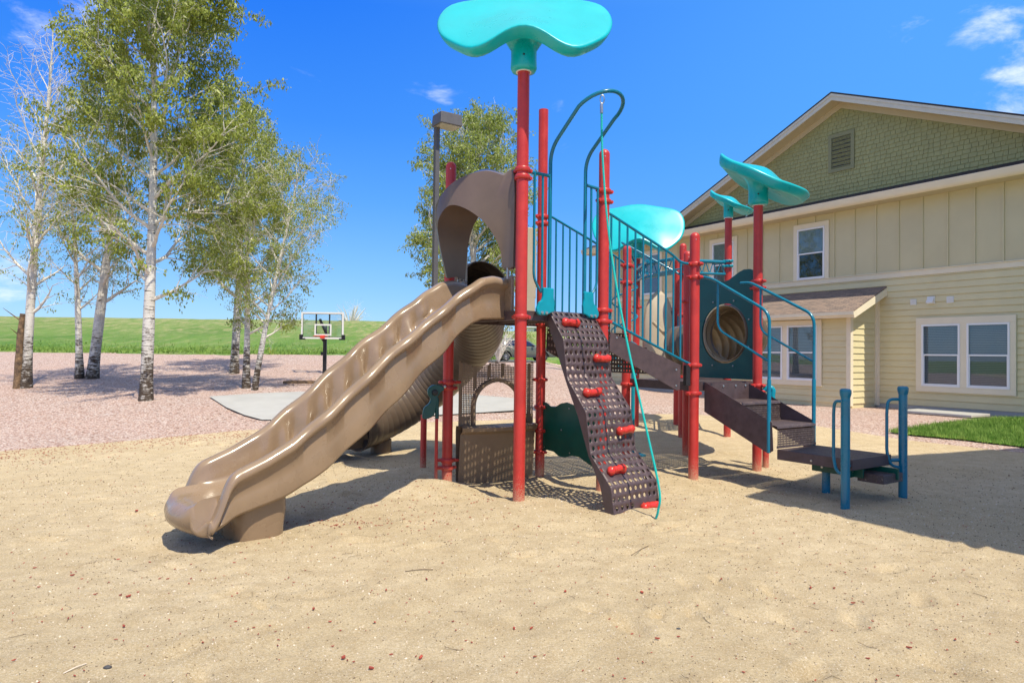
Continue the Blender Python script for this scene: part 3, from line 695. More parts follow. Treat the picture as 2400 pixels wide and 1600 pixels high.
def window(u0_, u1, h0, h1, out, lower, upper, fn=W, parent=bld):
    """one double-hung sash unit with separate upper and lower panes (u0 < u1)"""
    def ub(b_, a, b2, o0, o1, z0, z1): return b_.obox(fn((a+b2)/2, (o0+o1)/2, (z0+z1)/2), (b2-a)/2*FV, (o1-o0)/2*PV, (z1-z0)/2*ZV)
    f = .045; b_ = MB(); hm = (h0+h1)/2+.01
    ub(b_, u0_, u1, out, out+.055, h0, h0+f); ub(b_, u0_, u1, out, out+.055, h1-f, h1)
    ub(b_, u0_, u0_+f, out, out+.055, h0+f, h1-f); ub(b_, u1-f, u1, out, out+.055, h0+f, h1-f)
    ub(b_, u0_+f, u1-f, out, out+.048, hm-.02, hm+.02)
    ub(b_, u0_+f, u0_+f+.02, out, out+.04, h0+f, hm-.02); ub(b_, u1-f-.02, u1-f, out, out+.04, h0+f, hm-.02); ub(b_, u0_+f+.02, u1-f-.02, out, out+.04, h0+f, h0+f+.022)
    fr = b_.build('window', M['vinyl'], parent, smooth=0, bevel=.003)
    b_ = MB(); ub(b_, u0_+f, u1-f, out+.002, out+.006, hm+.02, h1-f); b_.build('blind', M[upper], fr, smooth=0)
    b_ = MB(); ub(b_, u0_+f, u1-f, out+.002, out+.006, h0+f, hm-.02); b_.build('blind', M[lower], fr, smooth=0)
    b_ = MB(); ub(b_, u0_+f, u1-f, out+.018, out+.020, hm+.02, h1-f); b_.build('pane', M['glass'], fr, smooth=0)
    b_ = MB(); ub(b_, u0_+f+.02, u1-f-.02, out+.018, out+.020, h0+f+.022, hm-.02); b_.build('pane', M['glass'], fr, smooth=0)
    return fr
def trim(rects, out, parent=bld):
    b_ = MB()
    for (a, b2, z0, z1) in rects: ubox(b_, a, b2, out, out+.042, z0, z1)
    return b_.build('window_trim', M['trim'], parent, smooth=0, bevel=.004)
# right double window, ground floor
uR0, uR1 = 7.0, 9.22
trim([(uR0, uR1, 2.43, 2.60), (uR0, uR1, .73, .87), (uR0, 7.12, .87, 2.43), (9.08, uR1, .87, 2.43), (8.03, 8.18, .87, 2.43)], .026)
window(7.12, 8.03, .87, 2.43, .026, 'screen', 'blind'); window(8.18, 9.08, .87, 2.43, .026, 'screen', 'blind')
# upper windows
for ul in (11.65, 14.9):
    trim([(ul, ul+1.15, 5.38, 5.53), (ul, ul+.13, 3.862, 5.38), (ul+1.02, ul+1.15, 3.862, 5.38)], .014)
    window(ul+.13, ul+1.02, 3.865, 5.38, .014, 'unlit_room' if ul < 13 else 'screen', 'curtain')  # one lower 'blind' is the sheet painted dark for an unlit room
trim([(18.3, 19.45, 5.38, 5.53), (18.3, 18.43, 3.862, 5.38), (19.32, 19.45, 3.862, 5.38)], .014); window(18.43, 19.32, 3.865, 5.38, .014, 'screen', 'curtain')
# bump-out with its own roof
BO = 1.2; BR, BL = 10.3, 14.1
b_ = MB(); ubox(b_, BR, BL, 0, BO, .05, 2.75); bump = b_.build('bay', M['siding'], bld, smooth=0)
b_ = MB(); laps(b_, BR, BL, BO, .36, 2.66)
for k_ in range(18):
    h_ = .36+.165*k_
    if h_ > 3.2: break
    laps(b_, 0, max(.02, min(BO, (3.36-h_-.165)/.465)), 0, h_, min(h_+.165, 3.3), f=lambda u, o, z: W(BR-o, u, z))
b_.build('lap_siding', M['siding'], bump, smooth=0)
b_ = MB(); ubox(b_, BR-.03, BR+.09, BO, BO+.03, .3, 2.66); ubox(b_, BR-.03, BR, BO-.09, BO, .3, 2.66); ubox(b_, BR-.05, BR, .0, .07, .3, 3.35); ubox(b_, BR-.12, BR-.05, 0, .03, .3, 3.35)
b_.build('corner_board', M['trim'], bump, smooth=0)
# side wall triangle under the bay roof
b_ = MB(); b_.poly([W(BR, 0, 2.6), W(BR, BO+.02, 2.6), W(BR, BO+.02, 2.72), W(BR, 0, 3.3)], -FV, .012); b_.build('bay_cheek', M['siding'], bump, smooth=0)
def shingle_slab(pts, n, t, name, parent):
    b_ = MB(); b_.poly(pts, n, t); o = b_.build(name, M['shingle'], parent, smooth=0)
    me = o.data; uv = me.uv_layers.new(name='UVMap')
    a = np.array(pts[0]); ex = unit(np.array(pts[1])-a); ey = unit(np.array(pts[3])-a)
    for l in me.loops:
        v = np.array(me.vertices[l.vertex_index].co); uv.data[l.index].uv = ((v-a)@ex, (v-a)@ey)
    return o
br_ = shingle_slab([W(BL+.35, BO+.37, 2.73), W(BR-.3, BO+.37, 2.73), W(BR-.3, -.0, 3.46), W(BL+.35, -.0, 3.46)], (0, 0, 1), .03, 'bay_roof', bld)
b_ = MB(); ubox(b_, BR-.32, BL+.37, BO+.33, BO+.365, 2.60, 2.735); ubox(b_, BR-.34, BL+.37, BO+.365, BO+.42, 2.66, 2.75)
b_.poly([W(BR-.28, BO+.33, 2.58), W(BR-.28, 0, 3.25), W(BR-.28, 0, 3.45), W(BR-.28, BO+.36, 2.73)], -FV, .035)
b_.build('fascia', M['trim'], br_, smooth=0)
b_ = MB(); b_.poly([W(BL+.3, BO+.33, 2.61), W(BR-.28, BO+.33, 2.61), W(BR-.28, .02, 2.9+.33), W(BL+.3, .02, 3.23)], (0, 0, 1), .01); b_.build('soffit', M['soffit'], br_, smooth=0)
trim([(11.08, 13.35, 2.45, 2.59), (11.08, 13.35, .78, .92), (11.08, 11.21, .92, 2.45), (13.22, 13.35, .92, 2.45), (12.14, 12.29, .92, 2.45)], BO+.026)
window(11.21, 12.14, .92, 2.45, BO+.026, 'screen', 'blind'); window(12.29, 13.22, .92, 2.45, BO+.026, 'screen', 'blind')
# exhaust vents
for (u, hh, s, hood) in ((9.30, 3.02, .075, 0), (8.87, 3.05, .095, 1), (8.42, 3.03, .08, 0), (19.0, 2.2, .09, 0)):
    b_ = MB(); ubox(b_, u-s, u+s, .01, .035, hh-s, hh+s)
    if hood: b_.poly([W(u-s+.015, .035, hh+s-.015), W(u+s-.015, .035, hh+s-.015), W(u+s-.015, .13, hh-s+.03), W(u-s+.015, .13, hh-s+.03)], (0, 0, -1), .012)
    else:
        for k in range(5): ubox(b_, u-s+.02, u+s-.02, .035, .045, hh-s+.02+k*.026, hh-s+.032+k*.026)
    b_.build('exhaust_vent', M['vent'], bld, smooth=0, bevel=.004)
b_ = MB(); b_.box(-.8, .8, -.45, .45, 0, .06)
sl_ = b_.build('concrete_slab', M['conc'], smooth=0, bevel=.01)
p = W(8.1, 1.05, 0); sl_.location = (p[0], p[1], .262); sl_.rotation_euler = (0, 0, math.atan2(FV[1], FV[0])); tag(sl_, 'small pale concrete landing slab beside the lawn under the double window', 'slab')
# unseen gabled roof added at right for its shade, open below for sky light
C0 = np.array([4.46, 4.71, 0]); b_ = MB()
wing = empty('shade_roof', tuple(C0+3*PV-3*FV), 'unseen gabled roof on open posts, added on the right to shade the sand', 'shade caster')
def Wg(p_, f_, h): return C0+p_*PV+f_*FV+h*ZV
HW = 4.1; EH = 5.9
for p_, f_ in ((.5, -.7), (7.7, -.7), (.5, -7), (7.7, -7), (.5, -14), (7.7, -14)): MB().obox(Wg(p_, f_, EH/2), PV*.11, FV*.11, ZV*EH/2).build('post', M['trim'], wing, smooth=0)
b_ = MB()

b_ = MB(); b_.poly([Wg(0, 0, EH), Wg(HW, 0, EH+.42*HW), Wg(HW, 0, EH+.42*HW+.12), Wg(0, 0, EH+.12)], -FV, 15); b_.poly([Wg(HW, 0, EH+.42*HW), Wg(2*HW, 0, EH), Wg(2*HW, 0, EH+.12), Wg(HW, 0, EH+.42*HW+.12)], -FV, 15)
b_.build('roof', M['asphalt_sh'], wing, smooth=0)

# ================================================================== PLAYGROUND STRUCTURE
PA = np.array([.09, 7.2]); PB = np.array([-.77, 8.3]); PC = np.array([.385, 9.05]); PD = np.array([1.07, 8.05])
PE = np.array([2.33, 8.73]); PF = np.array([3.4, 9.45]); PK = np.array([2.72, 10.6]); PI = np.array([1.65, 9.85])
PN = np.array([2.42, 13.3]); PL = np.array([3.29, 13.6]); PM = np.array([3.07, 12.3]); PJ = np.array([3.95, 12.5])
ps = empty('playground_structure', (.9, 8.5, 0), 'large red and teal playground structure with slides, climber, steps and turquoise leaf roofs', 'playground')
def P3(p, h): return np.array([p[0], p[1], h], float)
PR = .0635
def clamp_mb(p, h, b_=None, dirs=(), r=PR):
    """cast collar: two bolted halves with lobes"""
    b_ = b_ or MB(); c = P3(p, h)
    b_.lathe([(r*.98, -.026), (r+.014, -.024), (r+.020, -.012), (r+.020, .012), (r+.014, .024), (r*.98, .026)], c, 20)
    for d in dirs:
        d = unit([d[0], d[1], 0]); s = np.cross(d, ZV)
        b_.obox(c+d*(r+.022), d*.026, s*.017, ZV*.019)
        b_.lathe([(0, -.034), (.018, -.034), (.022, -.02), (.022, .02), (.018, .034), (0, .034)], c+d*(r+.034), 10, ax=s)
    return b_
def post(p, top, base=None, clamps=(), r=PR, cap='round', m='red', sub=None):
    b0 = -.15; b_ = MB()
    prof = [(r, 0), (r, 1)]; z1 = top
    pr = [(r, b0), (r, z1-(r if cap == 'round' else 0))]
    if cap == 'round': pr += [(r*math.cos(a), z1-r+r*math.sin(a)*1.0) for a in np.linspace(.15, 1.5708, 7)]
    elif cap == 'flat': pr += [(r*.93, z1), (0.001, z1)]
    b_.lathe(pr, P3(p, 0), 28)
    o = b_.build('post', M[m], ps, smooth=40)
    if cap == 'round':
        MB().lathe([(0, .004), (.006, .003), (.008, 0)], P3(p, z1-.10)+np.array([-.2, -r*.98, 0])*[0, 1, 1], 8, ax=(0, -1, .0)).build('bolt', M['steel'], o)
    for cl in clamps:
        h, dirs = cl[0], cl[1]; cc = clamp_mb(p, h, dirs=dirs, r=r).build('clamp', M[cl[2] if len(cl) > 2 else 'red'], o, smooth=40)
    return o
def dr(a, b2): return tuple(unit(b2-a))
sB, sD = dr(PA, PB), dr(PA, PD)
post(PA, 4.62, clamps=[(3.505, (sB, sD)), (3.425, (sB, sD)), (1.945, (sB, sD))], cap='flat')
post(PB, 3.89, clamps=[(3.30, (dr(PB, PA), dr(PB, PC))), (1.945, (dr(PB, PA), dr(PB, PC))), (1.20, ((-.9, -.3), dr(PB, PC))), (1.13, ((-.9, -.3), dr(PB, PC))), (.26, (dr(PB, PC), (-1, 0))), (.17, ((-1, -.1), dr(PB, PC)))])
post(PC, 4.81, clamps=[(3.38, (dr(PC, PB), dr(PC, PI))), (3.29, (dr(PC, PB), dr(PC, PI))), (1.945, (dr(PC, PB), dr(PC, PD))), (1.22, (dr(PC, PB), dr(PC, PD))), (.86, (dr(PC, PD),)), (.55, (dr(PC, PD),)), (.27, (dr(PC, PB), dr(PC, PD)))], cap='flat')
post(PD, 3.99, clamps=[(3.49, (dr(PD, PA), dr(PD, PE))), (3.37, (dr(PD, PA), dr(PD, PE))), (2.08, (dr(PD, PA), dr(PD, PE))), (1.95, (dr(PD, PA), dr(PD, PE)))])
n_st = unit([.56, -.83]); efv = unit(PF-PE)
post(PE, 3.14, clamps=[(2.73, (dr(PE, PD), tuple(n_st))), (2.56, (dr(PE, PD), tuple(n_st))), (1.44, (dr(PE, PD), dr(PE, PF))), (1.17-.09, (dr(PE, PD), dr(PE, PF)))])
post(PF, 3.78, clamps=[(2.60, (tuple(n_st), dr(PF, PK))), (2.51, (tuple(n_st), dr(PF, PK))), (1.16, (tuple(n_st), dr(PF, PE))), (1.08, (tuple(n_st), dr(PF, PE)))], cap='flat')
post(PI, 3.14, clamps=[(2.85, (dr(PI, PC), dr(PI, PK))), (2.6, (dr(PI, PC),)), (1.14, (dr(PI, PK), dr(PI, PE)))])
post(PK, 3.19, clamps=[(2.4, (dr(PK, PF), dr(PK, PI))), (1.14, (dr(PK, PF), dr(PK, PI)))])
post(PN, 3.95, clamps=[(3.28, (dr(PN, PM),)), (2.5, (dr(PN, PL),))], cap='flat')
post(PL, 3.5, clamps=[(2.5, (dr(PL, PN),))])
post(PM, 3.59, clamps=[(3.26, (dr(PM, PJ),)), (2.3, (dr(PM, PJ),))])
post(PJ, 4.28, clamps=[(3.3, (dr(PJ, PM), (0.3, -1)), 'teal_lt'), (3.21, (dr(PJ, PM), (.3, -1)), 'teal_lt')], cap='flat')
post(np.array([3.62, 9.72]), 1.0, r=.045, cap='flat')

# ---------- perforated sheet helper (real holes)
def perf(b_, fn, nu, nv, hole=.30, skip=None, seg=8, flush=None):
    """fn(u,v)->point for u,v in cell units; one octagonal hole per cell"""
    idx = {}
    def V(p):
        key = (round(p[0], 4), round(p[1], 4))
        if key not in idx: idx[key] = len(b_.v); b_.v.append(tuple(map(float, fn(*p))))
        return idx[key]
    for i in range(nu):
        for j in range(nv):
            c = (i+.5, j+.5)
            sk = skip(i, j) if skip else 0
            if sk == 2: continue
            sq = [(i, j), (i+.5, j), (i+1, j), (i+1, j+.5), (i+1, j+1), (i+.5, j+1), (i, j+1), (i, j+.5)]
            if sk == 1:
                b_.f.append(tuple(V(q) for q in sq)); b_.m.append(0); continue
            ho = [(c[0]+hole*math.cos(a), c[1]+hole*math.sin(a)) for a in [math.atan2(q[1]-c[1], q[0]-c[0]) for q in sq]]
            for k in range(8):
                b_.f.append((V(sq[k]), V(sq[(k+1) % 8]), V(ho[(k+1) % 8]), V(ho[k]))); b_.m.append(0)
    return b_

# ---------- decks
def deck(corners, top, th, name='deck'):
    c = [np.array(q) for q in corners]
    def f(s, t): return (1-s)*(1-t)*c[0]+s*(1-t)*c[1]+s*t*c[2]+(1-s)*t*c[3]
    n = 26
    b_ = MB(); perf(b_, lambda u, v: P3(f(.04+.92*u/n, .04+.92*v/n), top), n, n, hole=.27, skip=lambda i, j: 1 if (i % 9 == 0 or j % 9 == 0) else 0)
    o = b_.build(name, M['deck'], ps, smooth=0, solid=.004)
    b_ = MB()
    for k in range(4):
        a = c[k]+(c[(k+2) % 4]-c[k])*.02; e = c[(k+1) % 4]+(c[(k+3) % 4]-c[(k+1) % 4])*.02
        d = unit(e-a); nn = np.array([-d[1], d[0], 0])
        b_.obox(P3((a+e)/2, top-.002-th/2), P3((e-a)/2, 0)*[1, 1, 0]*.94, nn*.004, ZV*th/2)
    for k in range(3):
        s = .25+.25*k; a = f(s, .03); e = f(s, .97); b_.obox(P3((a+e)/2, top-.05), P3((e-a)/2, 0), P3(unit([-(e-a)[1], (e-a)[0]]), 0)*.015, ZV*.03)
    b_.build('deck_frame', M['steel_br'], o, smooth=0)
    return o
deck([PA, PD, PC, PB], 2.02, .10)
deck([PE, PF, PK, PI], 1.22, .11)
deck([PM, PJ, (PL+PJ-PM)+[0, .1], PL], 1.22, .1)

# ---------- leaf roof
def leaf(center, tilt, heading, hubz, post_xy, size=1.0, name='leaf_roof', label=None, lat=1.0, curl=0):
    """sheet tilted by tilt; heading = horizontal direction the upper face looks towards"""
    hd = unit([heading[0], heading[1], 0]); lt = np.array([-hd[1], hd[0], 0])          # lateral
    up = ZV*math.sin(tilt)-hd*math.cos(tilt)                                              # up-slope direction
    nn = ZV*math.cos(tilt)+hd*math.sin(tilt)
    c = np.array(center, float); NT = 72
    half = [(0, .64), (.4, .57), (.76, .48), (.90, .32), (.93, .05), (.86, -.25), (.70, -.47), (.53, -.61), (.36, -.60), (.18, -.50), (0, -.45)]
    if curl: half = [(0, .66), (.30, .60), (.52, .50), (.66, .30), (.70, .03), (.66, -.25), (.56, -.46), (.40, -.60), (.24, -.68), (.10, -.70), (0, -.70)]
    loop = np.array(half+[(-x, y) for x, y in half[-2:0:-1]]+[half[0]]); lp3 = np.array(spline(np.c_[np.r_[loop[-3:-1], loop, loop[1:3]], np.zeros(len(loop)+4)], 8))[16:-17, :2]
    Lq = np.r_[0, np.cumsum(np.linalg.norm(np.diff(lp3, axis=0), axis=1))]
    def outline(t):
        q = (t/(2*math.pi) % 1)*Lq[-1]; return np.interp(q, Lq, lp3[:, 0])*size*lat, np.interp(q, Lq, lp3[:, 1])*size
    def surf(x, y):
        xs = x/size; ys = y/size
        if curl: return (.12*math.exp(-(xs/.5)**2-((ys+.02)/.27)**2) - .12*xs**2 + .30*max(0, ys-.25)**2*1.4 + .12*max(0, -ys-.35))*size
        return (.17*math.exp(-(xs/.36)**2)*max(0, .45-ys)*.95 - .05*xs**2 + .10*max(0, ys)**2*(.5+xs**2) - .10*max(0, -ys-.1)**2)*size
    def top(x, y): return c+lt*x+up*y+nn*surf(x, y)
    rows = []; th = .15*size
    for k in (.02, .2, .4, .6, .78, .9, .97): rows.append([top(*(np.array(outline(t))*k)) for t in np.linspace(0, 2*math.pi, NT, endpoint=False)])
    for (k, dz) in ((.995, .03), (1.008, .12), (1.004, .25), (.985, .5), (.95, .82), (.91, 1.0), (.86, .95)):
        rows.append([top(*(np.array(outline(t))*k))-nn*th*dz for t in np.linspace(0, 2*math.pi, NT, endpoint=False)])
    hub = P3(post_xy, hubz); hr = .135*size
    for k in (.70, .55, .42, .32):
        w_ = {.70: .04, .55: .13, .42: .32, .32: .60}[k]
        row = []
        for t in np.linspace(0, 2*math.pi, NT, endpoint=False):
            x, y = np.array(outline(t))*k; p = top(x, y)-nn*th*.72
            d = p-hub; dh = np.array([d[0], d[1], 0]); a = math.atan2(dh[1], dh[0]); q = hub+np.array([hr*math.cos(a), hr*math.sin(a), .20])
            row.append(p*(1-w_)+q*w_)
        rows.append(row)
    base = rows[-1]
    for hh, rr in ((.22, 1.0), (.12, 1.0), (.03, 1.03), (.0, .92), (-.004, .6)):
        row = []
        for p in base:
            a = math.atan2(p[1]-hub[1], p[0]-hub[0]); row.append(hub+np.array([rr*hr*math.cos(a), rr*hr*math.sin(a), hh]))
        rows.append(row)
    b_ = MB().grid(rows, closev=True, flip=False); b_.f.append(tuple(range(NT))); b_.m.append(0)
    o = b_.build(name, M['cyan'], ps, smooth=60)
    if label: o['label'] = label
    MB().lathe([(.0, .002), (.012, 0)], hub+np.array([-.0, 0, .13])-np.array([hub[0], hub[1]-0, 0])/np.linalg.norm(hub[:2])*(hr+.001), 10, ax=-np.array([hub[0], hub[1], 0])).build('bolt_hole', M['black'], o)
    MB().lathe([(.066, -.012), (.082, -.012), (.082, .0), (.066, 0)], hub, 24).build('collar', M['white_paint'], o)
    return o
leaf((.09, 7.16, 5.09), R(48), (-.03, -1), 4.55, PA, 1.0, label='large turquoise leaf roof on the tallest post')
leaf((3.44, 9.43, 4.06), R(29), (.87, -.49), 3.66, PF, .96, curl=1, label='turquoise leaf roof over the post at the top of the steps')
leaf((3.99, 12.5, 4.41), R(29), (.87, -.49), 4.10, PJ, .62, curl=1, label='smallest turquoise leaf roof on the far post')
leaf((2.42, 13.2, 4.05), R(56), (-.16, -1), 3.45, PN, .95, label='turquoise leaf roof behind the baluster rail')

# ---------- wave slide
M0 = np.array([-.34, 7.75]); sd_ = unit(np.array([-2.7, 5.5])-M0); pn = np.array([-sd_[1], sd_[0]])
if pn[0] < 0: pn = -pn
def S(s, n, h): q = M0+sd_*s+pn*n; return np.array([q[0], q[1], h])
TS = [-.1, .0, .18, .34, .6, .8, 1.0, 1.22, 1.44, 1.64, 1.84, 2.07, 2.25, 2.45, 2.68, 2.82, 2.91, 2.96, 3.00, 3.04, 3.08, 3.11]
TH_ = [2.36, 2.37, 2.385, 2.35, 2.19, 2.06, 1.90, 1.75, 1.585, 1.43, 1.25, 1.07, .925, .785, .67, .615, .58, .54, .45, .34, .24, .19]
BS = [-.1, .34, .50, .65, .86, 1.19, 1.38, 1.63, 1.87, 2.08, 2.26, 2.51, 2.92, 3.05, 3.10]
BH = [1.94, 1.92, 1.86, 1.74, 1.55, 1.29, 1.10, .90, .71, .56, .44, .33, .23, .16, .14]
def smooth_curve(xs, ys):
    X = np.linspace(min(xs), max(xs), 400); Y = np.interp(X, xs, ys); k = np.ones(9)/9
    Yp = np.concatenate([np.full(4, Y[0]), Y, np.full(4, Y[-1])]); Ys = np.convolve(Yp, k, 'valid'); return X, Ys
TX, TY = smooth_curve(TS, TH_); BXs, BYs = smooth_curve(BS, BH)
def topz(s): return float(np.interp(s, TX, TY))
def botz(s): return float(np.interp(s, BXs, BYs))
def floorz(s):
    a = topz(s); b2 = botz(s)
    base = np.interp(s, [-.1, .3, .6, 2.5, 2.9, 3.1], [2.02, 2.02, 1.88, b2+.06 if s > 2.2 else b2+.10, .34, .33])
    if .5 < s < 2.5: base = b2+.11+(.02*(2.5-s)/2)
    if s <= .5: base = 2.02-.3*max(0, s-.25)
    if s >= 2.5: base = float(np.interp(s, [2.5, 2.75, 3.0, 3.12], [b2+.11, .37, .335, .325]))
    return float(base)
rows = []; SS = np.concatenate([np.linspace(-.02, 2.85, 170), np.linspace(2.86, 3.10, 22)])
for s in SS:
    t = topz(s); bt_ = botz(s); f = floorz(s)
    amp = .036*sstep(.45, .75, s)*(1-sstep(2.2, 2.45, s)); ph = 2*math.pi*(s-.58)/.197; phr = 2*math.pi*(s-.45)/.42; ar = .017*sstep(.30, .7, s)*(1-sstep(2.25, 2.5, s))
    wv = amp*math.sin(ph)
    e = sstep(2.85, 3.07, s)                # the rails run out
    hw = .275+.035*e; R_ = .050*(1-.1*e)
    tr = t-R_ + .45*ar*math.sin(phr)
    row = []
    for side in (1, -1):
        rail_n = hw+R_+.030+ar*math.cos(phr)
        out = [(rail_n+.012, bt_), (rail_n+.02, bt_+.02), (rail_n-.005, bt_*.6+tr*.4), (rail_n-.004, tr-R_*1.25)]
        rail = [(rail_n+R_*1.15*math.cos(a)*1.0, tr+R_*math.sin(a)) for a in np.linspace(-.6, math.pi+.15, 9)]
        iw = rail_n-R_*1.15
        inner = [(iw-.02-.35*wv, tr*.70+f*.30-.01), (iw-.035-.95*wv, tr*.40+f*.60), (hw-.02-.8*wv, f+.055+.5*wv), (hw-.07-.3*wv, f+.018+.7*wv), (hw-.15, f+.002+.6*wv)]
        seq = out+rail+inner+[(.06, f+.6*wv)]
        row.append([(side*n_, h_) for n_, h_ in seq])
    full = row[0]+row[1][::-1]
    rows.append([S(s, n_, h_) for n_, h_ in full])
NV = len(rows[0]); half = NV//2
# rounded, grooved lip: continue rows, everything folding forward and down with a rounded plan outline
last = [(p, n_) for p, n_ in zip(rows[-1], range(NV))]
full_last = full
for k, a in enumerate(np.linspace(.12, math.pi*.98, 26)):
    row = []
    for j, (n_, h_) in enumerate(full_last):
        x = n_/.36; x = max(-1, min(1, x)); ext = .165*max(0., 1-abs(x)**2.6)**.6+.02     # plan bulge
        hb = .10; cz = (h_+hb)/2; rz = (h_-hb)/2
        isout = (j < 4 or j >= NV-4)
        g = 0
        if abs(n_) < .25: g = .011*math.cos(n_/.062*2*math.pi)*min(1, max(0, 1-abs(a-1.0)/1.1))
        sx = 3.10+ext*math.sin(a)**.85+g*math.sin(a); hz = cz+rz*math.cos(a)+g*math.cos(a)
        nsc = 1-.05*math.sin(a)
        row.append(S(sx, n_*nsc, hz))
    rows.append(row)
b_ = MB().grid(rows); slide = b_.build('slide', M['tan'], ps, smooth=60, solid=.010, offset=-1)
slide['label'] = 'brown plastic wave slide running down to the sand'
# foot of the slide
b_ = MB(); rr = []
for h in (.36, .20, .08, -.12):
    k = {.36: .98, .20: 1.0, .08: .95, -.12: .9}[h]
    rr.append([S(2.63+.23*k*math.copysign(abs(math.cos(a))**.5, math.cos(a)), .31*k*math.copysign(abs(math.sin(a))**.5, math.sin(a)), h) for a in np.linspace(0, 2*math.pi, 32, endpoint=False)])
b_.grid(rr, closev=True).build('slide_foot', M['tan'], slide, smooth=50)
# mounting flanges either side of the chute entrance
for n_ in (.40, -.40): MB().obox(S(-.03, n_, 2.17), P3(sd_, 0)*.022, P3(pn, 0)*.07, ZV*.24).build('entrance_flange', M['tan'], slide, smooth=0, bevel=.012)

# ---------- hood over the slide
def hood(parent, A_, B_, out, h0, h1, m, prot=.42, w0=.12):
    d = unit(B_-A_); L = np.linalg.norm(B_-A_); o3 = P3(unit(out), 0); D3 = P3(d, 0)
    def H(s, o, h): return P3(A_, 0)+D3*s+o3*o+ZV*h
    mid = L/2; hh = h1-h0
    rows = []; N = 41
    for i in range(N):
        a = math.pi*i/(N-1); ca = math.cos(a); sa = math.sin(a)
        sx = math.copysign(abs(ca)**.72, ca); sz_ = sa**.62
        back = H(mid-(mid-w0)*sx, 0, h0+hh*.93*sz_+.0)
        midr = H(mid-(mid-w0-.02)*sx, prot*.35*sa**.5, h0+hh*(.99*sz_))
        crest = H(mid-(mid-w0-.05)*sx*.97, prot*.75*sa**.55, h0+hh*(.93*sz_))
        fr = H(mid-(mid-w0-.10)*sx*.95, prot*sa**.7+.02, h0+hh*(.80*sz_))
        lip = H(mid-(mid-w0-.125)*sx*.95, prot*sa**.7-.01, h0+hh*(.765*sz_))
        infr = H(mid-(mid-w0-.12)*sx*.92, prot*.6*sa**.6-.02, h0+hh*(.80*sz_))
        inb = H(mid-(mid-w0-.15)*sx, -.01, h0+hh*(.78*sz_)); inb2 = H(mid-(mid-w0-.15)*sx, -.06, h0+hh*(.78*sz_)); bk2 = H(mid-(mid-w0)*sx, -.06, h0+hh*.93*sz_)
        rows.append([back, midr, crest, fr, lip, infr, inb, inb2, bk2])
    b_ = MB().grid(rows, closev=True)
    for e in (0, N-1): b_.f.append(tuple(e*9+k for k in range(9))); b_.m.append(0)
    o = b_.build('hood', m, parent, smooth=50)
    for s, nm in ((w0-.005, 0), (L-w0+.005, 1)):
        s0 = s if nm == 0 else s-.14
        b_ = MB(); b_.poly([H(s0, .01, h0), H(s0+.14, .01, h0), H(s0+.14, .01, h1-.14), H(s0+(.14 if nm == 0 else 0.0), .01, h1-.08), H(s0, .01, h1-.10)], o3, .045)
        b_.build('hood_leg', m, o, smooth=0, bevel=.015)
        MB().tube([H(s0+.07, .03, h0-.12), H(s0+.07, .03, h0+.02)], .014, 8).build('rod', M['grey_rod'], o)
    return o
def hood_shell():
    dAB = unit(PB-PA)
    def H(s, h, o): return P3(PA, 0)+P3(dAB, 0)*s+P3(sd_, 0)*o+ZV*h
    outer = [(.10, 2.48, .03), (.10, 3.40, .04), (.22, 3.47, .10), (.42, 3.53, .24), (.70, 3.43, .44), (1.00, 3.22, .48), (1.13, 2.95, .38), (1.20, 2.46, .20)]
    rim = [(.27, 2.48, .05), (.28, 2.70, .09), (.38, 2.95, .21), (.55, 3.12, .37), (.75, 3.17, .47), (.95, 3.03, .48), (1.05, 2.80, .39), (1.10, 2.42, .24)]
    back = [(.10, 2.48, 0), (.10, 3.45, 0), (.30, 3.51, 0), (.62, 3.62, .03), (.95, 3.53, .05), (1.22, 3.38, .04), (1.28, 3.0, 0), (1.28, 2.48, 0)]
    A_, B_, C_ = (np.array(spline(q, 6)) for q in (back, outer, rim))
    rows = []
    for a, b2, c in zip(A_, B_, C_):
        m_ = (a+b2)/2+[0, .015, .02]; e = c+(b2-c)*.12; ib = np.array([c[0], c[1], min(c[2], .0)-.03])
        rows.append([H(*a), H(*m_), H(*b2), H(*((b2+e)/2+[0, 0, .01])), H(*e), H(*c), H(*(c+[0, .01, -.05])), H(*((c+ib)/2+[0, .03, 0])), H(*ib), H(a[0], a[1], -.05)])
    b_ = MB().grid(rows, closev=True); n = len(rows[0])
    for e in (0, len(rows)-1): b_.f.append(tuple(e*n+k for k in range(n))); b_.m.append(0)
    o = b_.build('hood', M['hood_shade'], ps, smooth=42)
    for s0 in (.13, 1.10):
        MB().poly([H(s0, 2.46, -.02), H(s0+.14, 2.46, -.02), H(s0+.14, 3.0, -.02), H(s0, 3.0, -.02)], P3(sd_, 0), .06).build('hood_leg', M['hood_shade'], o, smooth=0, bevel=.015)
        MB().tube([H(s0+.07, 2.36, .03), H(s0+.07, 2.5, .03)], .014, 8).build('rod', M['grey_rod'], o)
    return o
hd1 = hood_shell()
